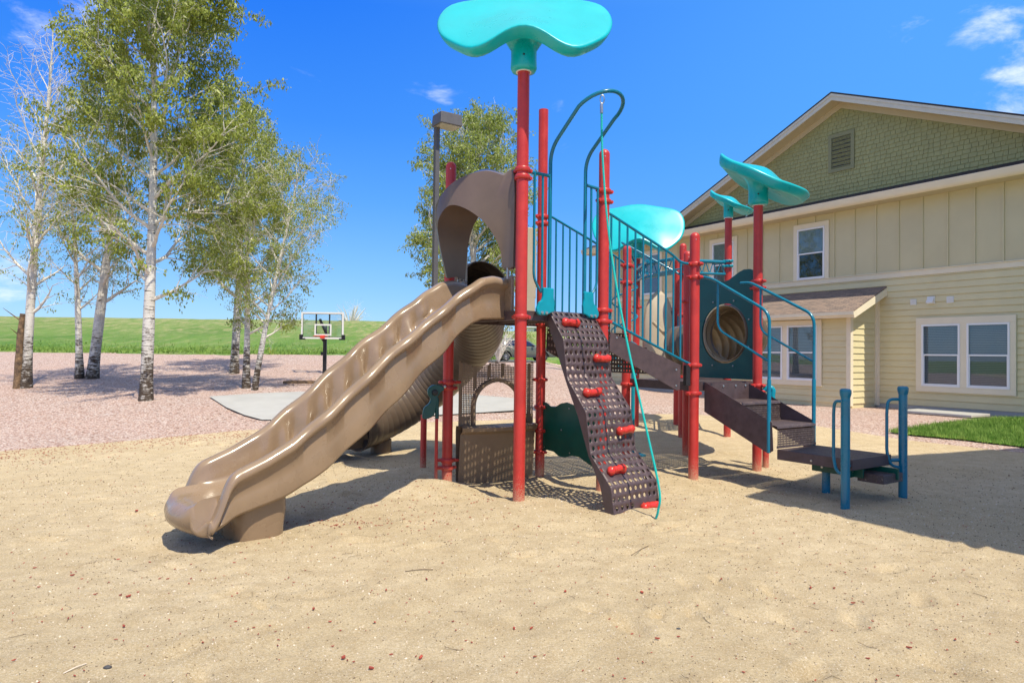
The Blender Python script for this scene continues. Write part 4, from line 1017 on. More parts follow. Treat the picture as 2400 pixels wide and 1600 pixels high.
# centre pillar of the hood (front inner wing)
Lv = unit(PN-PL); rows = []
for v in np.linspace(0, 1, 16):
    h = 1.45+1.38*v; wv = .36*max(0.02, 1-(max(0, v-.35)/.66)**2.4)**.55
    rows.append([P3(PL, h)+P3(Lv, 0)*(.42+u*wv)+P3(unit([.1, -1]), 0)*(.20*(1-u*u)*(1-v**3)) for u in np.linspace(-1, 1, 17)])
MB().grid(rows).build('slide_hood', M['cream'], ps, smooth=60, solid=.015)['label'] = 'pale tan rounded hood seen through the balusters at the back'
b_ = MB(); b_.tube(spline([P3(PL, 2.2)+P3(Lv, 0)*.62+[0, -.3, 0], P3(PL, 1.95)+P3(Lv, 0)*.40+[.02, -.45, 0], P3(PL, 1.55)+P3(Lv, 0)*.10+[.06, -.62, 0], P3(PL, 1.2)+P3(Lv, 0)*-.1+[.1, -.75, 0]], 6), .035, 10)
b_.build('slide_rim', M['tan2'], ps, smooth=60)
hb = MB()
hb.poly([P3(PL, 1.75)+P3(Lv, 0)*.12, P3(PL, 2.45)+P3(Lv, 0)*.12, P3(PL, 2.45)+P3(Lv, 0)*.30, P3(PL, 1.75)+P3(Lv, 0)*.30], P3(unit([-.3, -.95]), 0), .05)
hb.build('side_panel', M['brown_pl'], ps, smooth=0, bevel=.01)

# ---------- tube slide behind
def ribtube(ctrl, r, name, m, seg=36, rib=.012, pitch=.10, parent=ps, n=26, cap=False, solid=.012):
    P = spline(ctrl, n); P = np.array(P); L = np.concatenate([[0], np.cumsum(np.linalg.norm(np.diff(P, axis=0), axis=1))])
    Q = np.arange(0, L[-1], pitch/8); PP = np.stack([np.interp(Q, L, P[:, k]) for k in range(3)], 1)
    rad = [r+rib*abs(math.sin(math.pi*q/pitch))**.6 for q in Q]
    b_ = MB().tube(PP, r, seg, cap=cap, rad=rad)
    o = b_.build(name, m, parent, smooth=50, solid=solid)
    if isinstance(m, list): o.modifiers['solid'].material_offset = 1
    return o
nb = unit([-(PC-PB)[1], (PC-PB)[0]])
if nb[1] < 0: nb = -nb
mb = (PB+PC)/2; dBC_ = unit(PC-PB)
tub = ribtube([P3(mb-dBC_*.16+nb*.02, 2.36), P3(mb-dBC_*.16+nb*.35, 2.27), P3([-.52, 9.9], 1.87), P3([-.85, 10.45], 1.48), P3([-1.25, 10.75], 1.10), P3([-1.65, 10.72], .80), P3([-2.05, 10.47], .57), P3([-2.35, 10.1], .45)], .37, 'tube_slide', M['brown_pl'], rib=.006, pitch=.12)
tub['label'] = 'dark brown ribbed tube slide curling down behind the tall deck'
b_ = MB(); b_.lathe([(.16, -.12), (.16, .22)], (-2.0, 10.55, 0), 24).build('slide_foot', M['brown_pl'], tub)
b_ = MB(); rows = []
for i in range(12):     # run-out chute at the end of the tube
    s = i/11*.55; c = np.array([-2.35, 10.1, .30])+np.array([-.55, -.70, 0])/.89*s; q = unit([.79, -.61, 0])
    rows.append([c+q*n_+ZV*dz for n_, dz in ((-.36, .0), (-.37, .25-.1*i/11), (-.33, .27-.12*i/11), (-.29, .2-.12*i/11), (-.24, -.12), (0, -.16), (.24, -.12), (.29, .2-.12*i/11), (.33, .27-.12*i/11), (.37, .25-.1*i/11), (.36, 0))])
b_.grid(rows).build('run_out', M['brown_pl'], tub, smooth=50, solid=.02)
# tan entrance panel of the tube on the far side of the tall deck
dBC = unit(PC-PB); LBC = np.linalg.norm(PC-PB)
for s0, s1 in ((LBC-.30, LBC-.10), (.10, .24)):
    b_ = MB()
    for h0, h1 in ((2.04, 2.30), (2.285, 3.22)):
        w2 = 0 if h0 < 2.1 else .012
        b_.poly([P3(PB+dBC*(s0-w2), h0), P3(PB+dBC*(s1+w2), h0), P3(PB+dBC*(s1+w2), h1), P3(PB+dBC*(s0-w2), h1)], P3(nb, 0), .05+w2)
    b_.build('entrance_panel', M['cream'], tub, smooth=0, bevel=.012)

# ---------- climber
T0 = np.array([.38, 7.46]); cdir = unit([.567, -.823]); wdir = unit(PD-PA); CW = .75
prof = [(0, 2.03), (.26, 1.72), (.335, 1.30), (.64, .97), (.715, .55), (1.02, .27), (1.08, -.06)]
pr = np.array(fillet([(a, 0, h) for a, h in prof], .022, 4))[:, [0, 2]]
Lp = np.concatenate([[0], np.cumsum(np.linalg.norm(np.diff(pr, axis=0), axis=1))])
def CL(s, wv, off=0):
    a = np.interp(s, Lp, pr[:, 0]); h = np.interp(s, Lp, pr[:, 1]); q = T0+cdir*a+wdir*wv; return P3(q, h)
pitch = .0835; nu = int(Lp[-1]/pitch); nv = 9

holds = [(1333, 760), (1405, 840), (1385, 924), (1460, 1007), (1443, 1103), (1520, 1186)]
# locate each hold on the sheet (s along, w across)
hs = []
for (px, py) in holds:
    best = (1e9,)
    for s in np.linspace(0, Lp[-1], 160):
        for w_ in np.linspace(.08, CW-.04, 24):
            q = CL(s, w_); d = q-np.array([0, 0, CAM_H]); X = 1200+FPX*(d@cr)/(d@fw); Y = 800-FPX*(d@cu)/(d@fw)
            e = (X-px)**2+(Y-py)**2
            if e < best[0]: best = (e, s, w_)
    hs.append(best[1:])
def skipc(i, j):
    s = (i+.5)*Lp[-1]/nu; w_ = CW*(j+.5+(.25 if i % 2 else -.25))/nv
    for (a, b2) in hs:
        if abs(s-a-.01) < .055 and abs(w_-b2) < .17: return 1
    for (a, h) in prof[1:-1]:
        k = np.argmin(np.abs(pr[:, 0]-a)+np.abs(pr[:, 1]-h))
        if abs(s-Lp[k]) < .020: return 1
    if (j == nv-1 and i % 2) or (j == 0 and not i % 2): return 0
    return 0
def cfn(u, v):
    i = u; sh = 0
    v2 = v if (v <= 0 or v >= nv) else v+(.22 if int(min(u, nu-1e-6)) % 2 and abs(u-round(u)) > .01 else (-.22 if abs(u-round(u)) > .01 else 0))
    return CL(u*Lp[-1]/nu, .02+(CW-.04)*v2/nv)
b_ = MB(); perf(b_, cfn, nu, nv, hole=.255, skip=skipc)
climb = b_.build('climber', M['steel_br'], ps, smooth=25, solid=.005); climb['label'] = 'brown perforated climbing plate with red holds'
# side flanges
back = [(-.05, 1.98), (.06, 1.79), (.37, 1.18), (.81, .46), (.97, -.06)]
for wv in (.02, CW-.02):
    F_ = [tuple(q) for q in pr]; Bk = []
    hsamp = [p[1] for p in F_]
    bb = np.array(back)
    b_ = MB(); rowA = []; rowB = []
    for a, h in F_:
        q = T0+cdir*a+wdir*wv; rowA.append(P3(q, h))
        hb_ = min(h, 1.98); ba = np.interp(-hb_, -bb[:, 1], bb[:, 0]); ba = min(ba, a-.03); q = T0+cdir*ba+wdir*wv; rowB.append(P3(q, hb_-.02))
    b_.grid([rowA, rowB]); b_.build('side_flange', M['steel_br'], climb, smooth=0, solid=.006)
def hold(s, w_, seed):
    r_ = random.Random(seed); c = CL(s, w_); t1 = CL(min(s+.03, Lp[-1]), w_)-CL(max(s-.03, 0), w_); t1 = unit(t1); wd3 = P3(wdir, 0); nn = unit(np.cross(wd3, t1))
    if nn[1] > 0: nn = -nn
    rows = []
    N = 15
    for i in range(N):
        x = -1+2*i/(N-1); rr = (.036*(1-abs(x)**5)**.5+.014*math.exp(-((abs(x)-.72)/.22)**2))
        if abs(x) > .999: rr = .002
        row = []
        for k in range(12):
            a = 2*math.pi*k/12; f_ = 1+r_.uniform(-.16, .16)
            row.append(c+wd3*(x*.135)+nn*(.030+.004*math.sin(4*x)+rr*1.05*f_*math.cos(a))+t1*(rr*1.0*f_*math.sin(a)+.006*math.sin(3*x+seed)))
        rows.append(row)
    b_ = MB().grid(rows, closev=True); b_.f.append(tuple(range(12))); b_.m.append(0); b_.f.append(tuple((N-1)*12+k for k in range(12))); b_.m.append(0)
    b_.obox(c+nn*.008, wd3*.10, t1*.03, nn*.010)
    b_.build('hand_hold', M['red_hold'], climb, smooth=80)
for i, (s, w_) in enumerate(hs): hold(s, w_, i)

# ---------- teal arch over the climber and its rope
def PAD(t, h, o=0): q = PA+wdir*t+cdir*o; return P3(q, h)
LT, RT = .385, .945
zt = 3.79
path = [PAD(LT, 2.1, .03), PAD(LT, zt, .03), PAD(LT+.0, 4.13, .50)]
arc = []
for a in np.linspace(0, math.pi, 17)[1:-1]:
    t = (LT+RT)/2-(RT-LT)/2*math.cos(a); o = .50+.30*math.sin(a); h = 4.13+.13*math.sin(a); arc.append(PAD(t, h, o))
full_ = fillet(path, .16, 8)+arc+fillet([PAD(RT, 4.13, .50), PAD(RT, zt, .03), PAD(RT, 2.1, .03)], .16, 8)
arch = MB().tube(full_, .0205, 14).build('arch_rail', M['teal'], ps, smooth=60)
def tubes(name, paths, r, m, parent=ps, seg=12):
    b_ = MB()
    for p in paths: b_.tube(p, r, seg)
    return b_.build(name, M[m], parent, smooth=60)
# gates either side of the climber opening
def gate(ta, tb, bars, loop):
    o = tubes('gate_rail', [[PAD(ta, 3.50, .03*0), PAD(tb, 3.50, .03)]], .019, 'teal')
    for t in bars: tubes('baluster', [[PAD(t, 3.50, .015), PAD(t, 2.24, .02)]], .0135, 'teal', o)
    tubes('baluster', [fillet([PAD(loop[0], 3.50, .015), PAD(loop[0], 2.36, .015), PAD(loop[1], 2.22, .02)], .09, 6)], .0135, 'teal', o)
    return o
g1 = gate(.06, LT, (.285,), (.165, .275)); g2 = gate(1.28, RT, (1.06,), (1.17, 1.05))
# cast brackets where the arch meets the deck
def bracket(t0, flip):
    s = -1 if flip else 1
    pts = [(.06, .34), (-.13, .34), (-.135, .22), (-.15, .17), (-.20, .14), (-.225, .09), (-.245, .05), (-.24, .0), (-.20, -.035), (-.06, -.03), (.0, .0), (.07, .02), (.08, .14), (.06, .22)]
    b_ = MB(); b_.poly([PAD(t0+s*x*.82, 2.0+y*.80, .035) for x, y in (pts if not flip else pts[::-1])], P3(cdir, 0), .04)
    o = b_.build('bracket', M['teal_lt'], ps, smooth=0, bevel=.012)
    for x in (-.16, -.08): MB().lathe([(.0, .012), (.016, .010), (.018, 0)], PAD(t0+s*x*.82, 2.0, .078), 10, ax=P3(cdir, 0)).build('bolt', M['steel'], o)
bracket(LT-.01, False); bracket(RT+.01, True)

# ---------- arched play panel under the tall deck (perforated plastic)
apan = {}
def AP(s, h, o=0.): q = PB+dBC*s-nb*o; return P3(q, h)
s0, s1, hb0, ht0 = .15, 1.26, -.08, 1.46
pt = .0225; nuA = int((s1-s0)/pt); nvA = int((ht0-.62)/pt)
def edge_top(s): return 1.42+.03*math.cos((s-.7)*2*math.pi/.55)
def skipA(i, j):
    s = s0+(i+.5)*(s1-s0)/nuA; h = .62+(j+.5)*(ht0-.62)/nvA
    e = ((s-.70)/.335)**2+(max(0, h-.90)/.30)**2
    inside = (abs(s-.70) < .335 and h < .90) or (h >= .90 and e < 1)
    if inside: return 2
    ee = ((s-.70)/.40)**2+(max(0, h-.90)/.36)**2
    if (abs(s-.70) < .40 and h < .90) or (h >= .90 and ee < 1): return 0
    if (h > edge_top(s)): return 2
    if i % 9 in (0, 1) : return 1
    if h < .78: return 1
    return 0
b_ = MB(); perf(b_, lambda u, v: AP(s0+u*(s1-s0)/nuA, .62+v*(ht0-.62)/nvA), nuA, nvA, hole=.33, skip=skipA)
apn = b_.build('play_panel', M['panel_br'], ps, smooth=0, solid=.005); apn['label'] = 'brown perforated panel with an arched window under the tall deck'
b_ = MB(); rows = []
for s in np.linspace(s0, s1, 30):
    bow = .07*math.sin(math.pi*(s-s0)/(s1-s0)); rows.append([AP(s, hb0, .0), AP(s, .3, .03+bow*.4), AP(s, .56, .05+bow), AP(s, .60, .10+bow*1.6), AP(s, .645, .11+bow*1.6), AP(s, .66, .08+bow*1.4), AP(s, .66, -.06), AP(s, .60, -.07), AP(s, hb0, -.05)])
b_.grid(rows, closev=True); b_.build('counter', M['panel_br'], apn, smooth=40)
b_ = MB()      # thick rim round the arched opening
rim = [(.70-.335, .66), (.70-.335, .90)]+[(.70-.335*math.cos(a), .90+.30*math.sin(a)) for a in np.linspace(0, math.pi, 21)]+[(.70+.335, .66)]
b_.grid([[AP(s, h, .035), AP(s-.02*np.sign(s-.7)*0, h, .05), AP(.7+(s-.7)*1.1, .9+(h-.9)*1.12 if h > .9 else h, .05), AP(.7+(s-.7)*1.14, .9+(h-.9)*1.16 if h > .9 else h, .0), AP(s, h, -.04)] for s, h in rim]).build('arch_rim', M['panel_br'], apn, smooth=50)
b_ = MB()
for (a, b2, h) in ((.05, s0, 1.20), (.05, s0, .25), (s1, LBC-.05, 1.22), (s1, LBC-.05, .27)): b_.tube([AP(a, h), AP(b2+.02, h)], .018, 10)
b_.build('panel_arm', M['red'], apn)
# ---------- green wavy panel between the rear posts under the tall deck
dCD = unit(PD-PC); LCD = np.linalg.norm(PD-PC); nCD = P3([-dCD[1], dCD[0]], 0)
def CP(s, h): return P3(PC+dCD*s, h)
tp = [(.06, .93), (.12, .925), (.22, .88), (.32, .88), (.42, .93), (.55, .955), (.68, .93), (.8, .89), (.95, .89), (1.08, .93), (1.13, .92)]
bp_ = [(1.13, .26), (1.05, .22), (.95, .25), (.80, .30), (.66, .30), (.52, .26), (.40, .26), (.28, .31), (.15, .31), (.06, .29)]
wp = MB().poly([CP(s, h) for s, h in tp+bp_], nCD, .016).build('wavy_panel', M['green_panel'], ps, smooth=0, bevel=.003)
for s, h in ((.10, .88), (.10, .34), (.45, .60), (.62, .33), (.6, .88), (1.0, .55)): MB().lathe([(0, .006), (.010, .004), (.011, 0)], CP(s, h)-nCD*.002*0, 8, ax=-nCD if (nCD@np.array([0, -1, 0])) < 0 else nCD).build('bolt', M['steel'], wp)

# ---------- digger-like toy handle beside the left post
dg = np.array([-.77, 8.3]); q0 = np.array([-1.02, 8.22])
def DG(x, h, o=0):
    x = .06+(x-.06)*.72; h = 1.17-(1.17-h)*.60 if h > .4 else h
    return P3(dg+np.array([-.96, -.28])*x+np.array([.28, -.96])*o*-1*-1, h)
pts = spline([(.06, 1.12), (.13, 1.17), (.24, 1.17), (.32, 1.10), (.33, .99), (.285, .90), (.31, .80), (.385, .72), (.41, .60), (.40, .50), (.30, .51), (.23, .57), (.20, .66), (.185, .80), (.17, .92), (.12, 1.02), (.065, 1.07), (.06, 1.12)], 4)[:-1]
dgm = MB().poly([DG(x, h, .0) for x, h in pts], (.28, -.96, 0), .07).build('toy_handle', M['darkteal'], ps, smooth=50, bevel=.018)
MB().lathe([(.0, .02), (.034, .018), (.04, .0)], DG(.215, 1.02)+np.array([.28, -.96, 0])*.07, 16, ax=(.28, -.96, 0)).build('knob', M['black'], dgm)
MB().lathe([(.0, .02), (.016, .015), (.018, .0)], DG(.05, 1.14)+np.array([.28, -.96, 0])*.07, 12, ax=(.28, -.96, 0)).build('bolt', M['steel'], dgm)
tubes('grip', [[DG(.155, .92, 0)+np.array([0.0, -.05, 0]), DG(.15, .50)+np.array([0., -.05, 0])]], .024, 'darkteal', dgm)
tubes('toy_pole', [[DG(.155, .55)+np.array([0, -.05, 0]), DG(.155, -.1)+np.array([0, -.05, 0])]], .020, 'red')
tubes('toy_arm', [[DG(.155, .17)+np.array([0, -.05, 0]), P3(PB, .17)]], .018, 'red')
p = hit(996, 1071); post(np.array([-1.18, 9.25]), .72, r=.042, cap='flat')
# teal fire pole behind the climber
b_ = MB(); b_.tube([P3([1.86, 10.45], -.1), P3([1.86, 10.45], 1.3)], .030, 12); b_.lathe([(.11, 0), (.11, .03), (.03, .06)], P3([1.95, 10.4], .0)+ZV*.02, 16)
b_.build('sliding_pole', M['teal_lt'], ps)

# ---------- inclined link with baluster rails between the decks
def rail_run(Pa, Pb, top_pts, bot_pts, nbal, name='baluster_rail', r=.0165):
    d = unit(Pb-Pa)
    def Q(s, h): return P3(Pa+d*s, h)
    o = tubes(name, [fillet([Q(*p) for p in top_pts], .12, 6)], r, 'teal'); tubes('bottom_rail', [fillet([Q(*p) for p in bot_pts], .05, 4)], r, 'teal', o)
    sx = [p[0] for p in top_pts]; hx = [p[1] for p in top_pts]; bx_ = [p[0] for p in bot_pts]; bh = [p[1] for p in bot_pts]
    for s in np.linspace(bot_pts[0][0]+.02, bot_pts[1][0]-.02, nbal):
        tubes('baluster', [[Q(s, np.interp(s, sx, hx)), Q(s, np.interp(s, bx_, bh))]], .0125, 'teal', o)
    return o
rail_run(PD, PE, [(.06, 3.24), (.12, 3.22), (1.05, 2.83), (1.20, 2.73), (1.40, 2.73)], [(.09, 1.96), (1.22, 1.505), (1.40, 1.44)], 10)
rail_run(PC, PI, [(.0, 3.38), (.12, 3.41), (.97, 3.10), (1.48, 2.87)], [(.09, 1.98), (1.30, 1.50), (1.45, 1.45)], 11)
def stringer(Pa, Pb, off):
    d = unit(Pb-Pa)
    def Q(s, h): return P3(Pa+d*s, h)
    b_ = MB(); n = np.cross(P3(d, 0), ZV)
    b_.poly([Q(.10, 1.83), Q(1.20, 1.44), Q(1.19, 1.13), Q(1.14, 1.12), Q(.09, 1.60)], n, .012*off); return b_
lk = stringer(PD, PE, 1).build('link_stringer', M['steel_br'], ps, smooth=0, bevel=.003)
stringer(PC, PI, -1).build('link_stringer', M['steel_br'], ps, smooth=0)
for s, h in ((1.13, 1.38), (1.13, 1.18), (.2, 1.76)): MB().lathe([(0, .008), (.012, .006), (.014, 0)], P3(PD+unit(PE-PD)*s, h)-np.array([0, .014, 0]), 8, ax=(.47, -.88, 0)).build('bolt', M['steel'], lk)
b_ = MB(); dDE = unit(PE-PD)
# stepped perforated treads of the link: four steps from 2.0 down to 1.22
for k in range(4):
    s_a = .10+k*.28; h = 1.82-.165*k
    A_ = PD+dDE*s_a; B_ = PC+(unit(PI-PC))*s_a; A2 = PD+dDE*(s_a+.29); B2 = PC+unit(PI-PC)*(s_a+.29)
    perf(b_, lambda u, v, A_=A_, B_=B_, A2=A2, h=h: P3(A_+(B_-A_)*v/24+(A2-A_)*u/6, h), 6, 24, hole=.26)
    perf(b_, lambda u, v, A_=A_, B_=B_, h=h: P3(A_+(B_-A_)*v/24, h+.165*u/3), 3, 24, hole=.26)
b_.build('link_step', M['deck'], ps, smooth=0, solid=.004)
b_ = MB(); b_.obox(P3(PE, 1.31)-P3(dDE, 0)*.12+np.array([0, 0, 0]), P3(dDE, 0)*.035, np.array([.47, -.88, 0])*.03, ZV*.13); b_.build('link_bracket', M['dark'], ps, smooth=0, bevel=.004)

# ---------- steps down to the transfer platform
O1 = np.array([2.5, 8.84]); O2 = O1+efv*.787; n3 = P3(n_st, 0); e3 = P3(efv, 0)
def ST(s, w_, h): return P3(O1+n_st*s+efv*w_, h)
Wd = .787
for w_, nm in ((0, 1), (Wd, -1)):
    b_ = MB(); b_.poly([ST(.02, w_, 1.22), ST(1.0, w_, .79), ST(1.02, w_, .46), ST(.95, w_, .42), ST(.0, w_, .84), ST(.0, w_, 1.22)], e3*nm*-1, .008)
    b_.build('step_stringer', M['steel_br'], ps, smooth=0, bevel=.003)
def riser(s, h0, h1):
    b_ = MB(); nv_ = int((h1-h0-.02)/.028); perf(b_, lambda u, v: ST(s, .02+(Wd-.04)*u/26, h0+.012+v*(h1-h0-.04)/nv_), 26, nv_, hole=.30); return b_
for (s0_, s1_, h, h0) in ((.08, .57, .99, .76), (.57, 1.06, .75, .50)):
    b_ = MB(); P = [(s0_, h), (s1_-.03, h), (s1_-.006, h-.008), (s1_, h-.03)]
    rr = [[ST(s, w_, z) for s, z in P] for w_ in np.linspace(.01, Wd-.01, 3)]; b_.grid(rr)
    n0 = len(b_.v); rb = riser(s1_, h0-.0, h-.02); b_.add(rb.v, rb.f)
    b_.obox(ST(s1_, Wd/2, h0+.005), e3*(Wd/2-.01), n3*.004, ZV*.012)
    b_.build('step', M['deck'], ps, smooth=0, solid=.004)
b_ = MB(); b_.obox(ST(.085, Wd/2, 1.09), e3*(Wd/2-.005), n3*.004, ZV*.115)
tpb = b_.build('top_riser', M['steel_br'], ps, smooth=0, bevel=.003)
for w_ in (.25, .5, .70): MB().lathe([(0, .01), (.014, .008), (.016, 0)], ST(.092, w_, 1.17), 8, ax=n3).build('bolt', M['steel'], tpb)
# transfer platform
TL = .90
b_ = MB(); perf(b_, lambda u, v: ST(1.06+.03+(TL-.07)*u/28, .02+(Wd-.04)*v/26, .482), 28, 26, hole=.25)
tpf = b_.build('transfer_platform', M['deck'], ps, smooth=0, solid=.004)
b_ = MB()
for a, b2 in (((1.07, 0), (1.06+TL, 0)), ((1.06+TL, 0), (1.06+TL, Wd)), ((1.06+TL, Wd), (1.07, Wd)), ((1.07, Wd), (1.07, 0))):
    p0 = ST(*a, .425); p1 = ST(*b2, .425); d = unit(p1-p0); b_.obox((p0+p1)/2, (p1-p0)/2, np.cross(d, ZV)*.005, ZV*.058)
b_.grid([[ST(s, w_, .4825) for s in (1.065, 1.09)] for w_ in (0, Wd)]); b_.grid([[ST(s, w_, .4825) for s in (1.03+TL, 1.065+TL-.01)] for w_ in (0, Wd)])
b_.build('platform_frame', M['steel_br'], tpf, smooth=0, bevel=.004)
for a in ((1.5, 0), (1.88, 0)): MB().lathe([(0, .01), (.012, .008), (.014, 0)], ST(*a, .41)-e3*.006, 8, ax=-e3).build('bolt', M['steel'], tpf)
# support and low first step beyond the platform
b_ = MB(); b_.obox(ST(1.62, .30, .31), n3*.30, e3*.012, ZV*.055); b_.obox(ST(1.85, .62, .30), n3*.28, e3*.012, ZV*.06); b_.obox(ST(1.80, .40, .32), n3*.012, e3*.30, ZV*.07)
sp_ = b_.build('platform_support', M['green_panel'], ps, smooth=0, bevel=.003)
for s in (1.45, 1.62, 1.8): MB().lathe([(0, .01), (.014, .008), (.016, 0)], ST(s, .286, .31), 8, ax=-e3).build('bolt', M['steel'], sp_)
b_ = MB(); b_.obox(ST(1.96, .56, .300), n3*.14, e3*.20, ZV*.006); b_.obox(ST(1.96, .36, .255), n3*.14, e3*.004, ZV*.045); b_.obox(ST(2.10, .56, .255), n3*.004, e3*.20, ZV*.045); b_.obox(ST(1.96, .76, .255), n3*.14, e3*.004, ZV*.045)
b_.build('step', M['deck'], ps, smooth=0, bevel=.003)
# bollard posts of the transfer point
def bollard(p, top):
    b_ = MB(); r = .0455
    b_.lathe([(r, -.1), (r, top-.13), (r*1.0, top-.11), (r*.97, top-.10), (r*1.05, top-.085), (r*1.2, top-.06), (r*1.27, top-.035), (r*1.22, top-.012), (r*.9, top), (.001, top+.004)], P3(p, 0), 26)
    return b_.build('handrail_post', M['teal'], ps, smooth=40)
Bn = at(1981, 1189, 7.06)[:2]; Bf = at(2116, 1166, 7.62)[:2]
bo1 = bollard(Bn, 1.235); bo2 = bollard(Bf, 1.245)
post(at(1936, 1156, 7.82)[:2], .42, r=.045, cap='flat', m='teal')
def BQ(p, x, h): return P3(p-e3[:2]*0+np.array([-1, .05])*x, h)
tubes('grab_bar', [fillet([BQ(Bf, .0, 1.10), BQ(Bf, .16, 1.10), BQ(Bf, .175, .98), BQ(Bf, .175, .50), BQ(Bf, .13, .36), BQ(Bf, .0, .34)], .10, 8)], .0165, 'teal', bo2)
e_ = np.array([-.25, 1.0]); e_ = e_/np.linalg.norm(e_)
tubes('grab_bar', [fillet([P3(Bn, 1.10), P3(Bn+e_*.16, 1.10), P3(Bn+e_*.175, .98), P3(Bn+e_*.175, .50), P3(Bn+e_*.13, .36), P3(Bn, .34)], .10, 8)], .0165, 'teal', bo1)
for p, q in ((Bn, ST(1.06+TL-.03, .0, .42)), (Bf, ST(1.06+TL, Wd, .42))):
    b_ = MB(); b_.tube([P3(p, .43), q], .022, 10); b_.build('bracket', M['teal'], ps)
# handrails of the steps
def HR(w_, shift=0):
    k = .03 if w_ == 0 else .03
    a = ST(-.12 if w_ == 0 else -.06, w_, 2.60 if w_ == 0 else 2.56)
    o = tubes('handrail', [fillet([a, ST(.10, w_, 2.555), ST(.955+shift, w_, 2.08), ST(.955+shift, w_, .74 if w_ else .43)], .13, 8)], .019, 'teal')
    tubes('inner_rail', [fillet([ST(.20+shift*.8, w_, 2.49), ST(.20+shift*.8, w_, 1.90), ST(.955+shift, w_, 1.50)], .12, 8)], .0155, 'teal', o)
    MB().lathe([(.020, 0), (.0235, .004), (.0235, 1.15-.30), (.020, 1.16-.30)], ST(.955+shift, w_, .43), 14).build('sleeve', M['teal'], o)
HR(0); HR(Wd, .075)
# curved grab loop low at the post by the steps
tubes('grab_loop', [spline([P3(PF, 1.08)+np.array([.06, -.05, 0]), P3(PF, 1.14)+np.array([.13, -.08, 0]), P3(PF, 1.10)+np.array([.18, -.10, 0]), P3(PF, 1.0)+np.array([.17, -.11, 0]), P3(PF, .88)+np.array([.22, -.13, 0]), P3(PF, .80)+np.array([.32, -.16, 0])], 6)], .034, 'teal_lt')

# ---------- dark teal panel with a round hole and the crawl tube
dFK = unit(PK-PF); LFK = np.linalg.norm(PK-PF); nF = np.array([-dFK[1], dFK[0]])
if nF[0] < 0: nF = -nF
def FP(s, h, o=0): return P3(PF+dFK*s+nF*o, h)
hc, hh_, hr_ = .60, 1.89, .435
NT = 64; outer = []; inner = []
for k in range(NT):
    a = 2*math.pi*k/NT; inner.append((hc+hr_*math.cos(a), hh_+hr_*math.sin(a)))
    dx, dy = math.cos(a), math.sin(a)
    tx = (1.20-hc)/dx if dx > 1e-6 else ((.05-hc)/dx if dx < -1e-6 else 1e9); ty = (2.75-hh_)/dy if dy > 1e-6 else ((1.235-hh_)/dy if dy < -1e-6 else 1e9)
    t = min(tx, ty); x = hc+dx*t; y = hh_+dy*t
    if y > 2.6: y = 2.72+.075*math.cos((x-.20)*2*math.pi/.85)+.0
    outer.append((x, y))
b_ = MB(); b_.grid([[FP(*p) for p in outer], [FP(*p) for p in inner]], closev=True)
tpn = b_.build('tunnel_panel', M['darkteal'], ps, smooth=0, solid=.02); tpn['label'] = 'dark teal panel with a round crawl hole'
for a in np.linspace(0, 2*math.pi, 9)[:-1]+.4: MB().lathe([(0, .010), (.011, .007), (.013, 0)], FP(hc+(hr_+.07)*math.cos(a), hh_+(hr_+.07)*math.sin(a), -.022), 8, ax=-P3(nF, 0)).build('bolt', M['steel'], tpn)
ct = [FP(hc, hh_, 0), FP(hc, hh_, .10), FP(hc+.04, hh_, .24), FP(hc+.10, hh_-.01, .42), FP(hc+.30, hh_-.03, .62), FP(hc+.66, hh_-.08, .74), FP(hc+1.10, hh_-.15, .76), FP(hc+1.6, hh_-.25, .7)]
tb2 = ribtube(ct, .40, 'crawl_tube', [M['tan2'], M['brown_pl']], rib=.014, pitch=.14, solid=.012); tb2['label'] = 'tan ribbed crawl tube behind the dark teal panel'  # inner face dark brown, the tube's inside shade put into the colour

# ---------- overhead ladder and truss between far posts
def truss(Pa, Pb, h1, h2, m1='teal', n=6, out=0.0):
    d = unit(Pb-Pa); L = np.linalg.norm(Pb-Pa)
    o = tubes('overhead_rail', [[P3(Pa, h1), P3(Pb, h1)]], .035, m1)
    tubes('lower_rail', [[P3(Pa, h2), P3(Pb, h2)]], .025, m1, o)
    zz = []
    for k in range(n): zz.append(P3(Pa+d*L*k/n, h1)); zz.append(P3(Pa+d*L*(k+.5)/n, h2))
    zz.append(P3(Pb, h1))
    for k in range(len(zz)-1): tubes('truss_strut', [[zz[k], zz[k+1]]], .010, 'teal', o, 6)
    return o
truss(PM, PJ, 3.28, 3.06); truss(PN, PM+np.array([-.2, 0]), 3.30, 3.04, n=4); truss(PN+[-.05, -1.3], PN, 3.22, 3.0, n=5)
truss(PM+[-.1, -1.0], PM, 3.2, 3.02, n=3)
for k in range(3):
    s = .25+.22*k; tubes('rung', [[P3(PN+[.1, -1.1+.3*k], 3.02), P3(PM+[-.25, -.85+.3*k], 3.02)]], .014, 'teal')
tubes('upper_loop', [fillet([P3(PN, 3.3), P3(PN+[-.3, -.35], 3.66), P3(PN+[-.45, -.8], 3.64), P3(PN+[.6, -1.1], 3.0)], .2, 6)], .02, 'teal')
# coil climber
cc = np.array([2.02, 12.3]); coil = [np.array([cc[0]+.23*math.cos(a), cc[1]+.23*math.sin(a), 1.2+a*.085]) for a in np.linspace(0, 6.28*3.3, 110)]
b_ = MB(); b_.tube(coil, .016, 8); b_.tube([P3(cc, -.1), P3(cc, 3.2)], .025, 10); b_.build('coil_climber', M['teal'], ps, smooth=60)
rail_run(PM, PL, [(.1, 2.35), (1.2, 2.35)], [(.1, 1.35), (1.2, 1.35)], 7)
rail_run(PK, PM, [(.1, 2.42), (.45, 2.42)], [(.1, 1.35), (.45, 1.35)], 3)

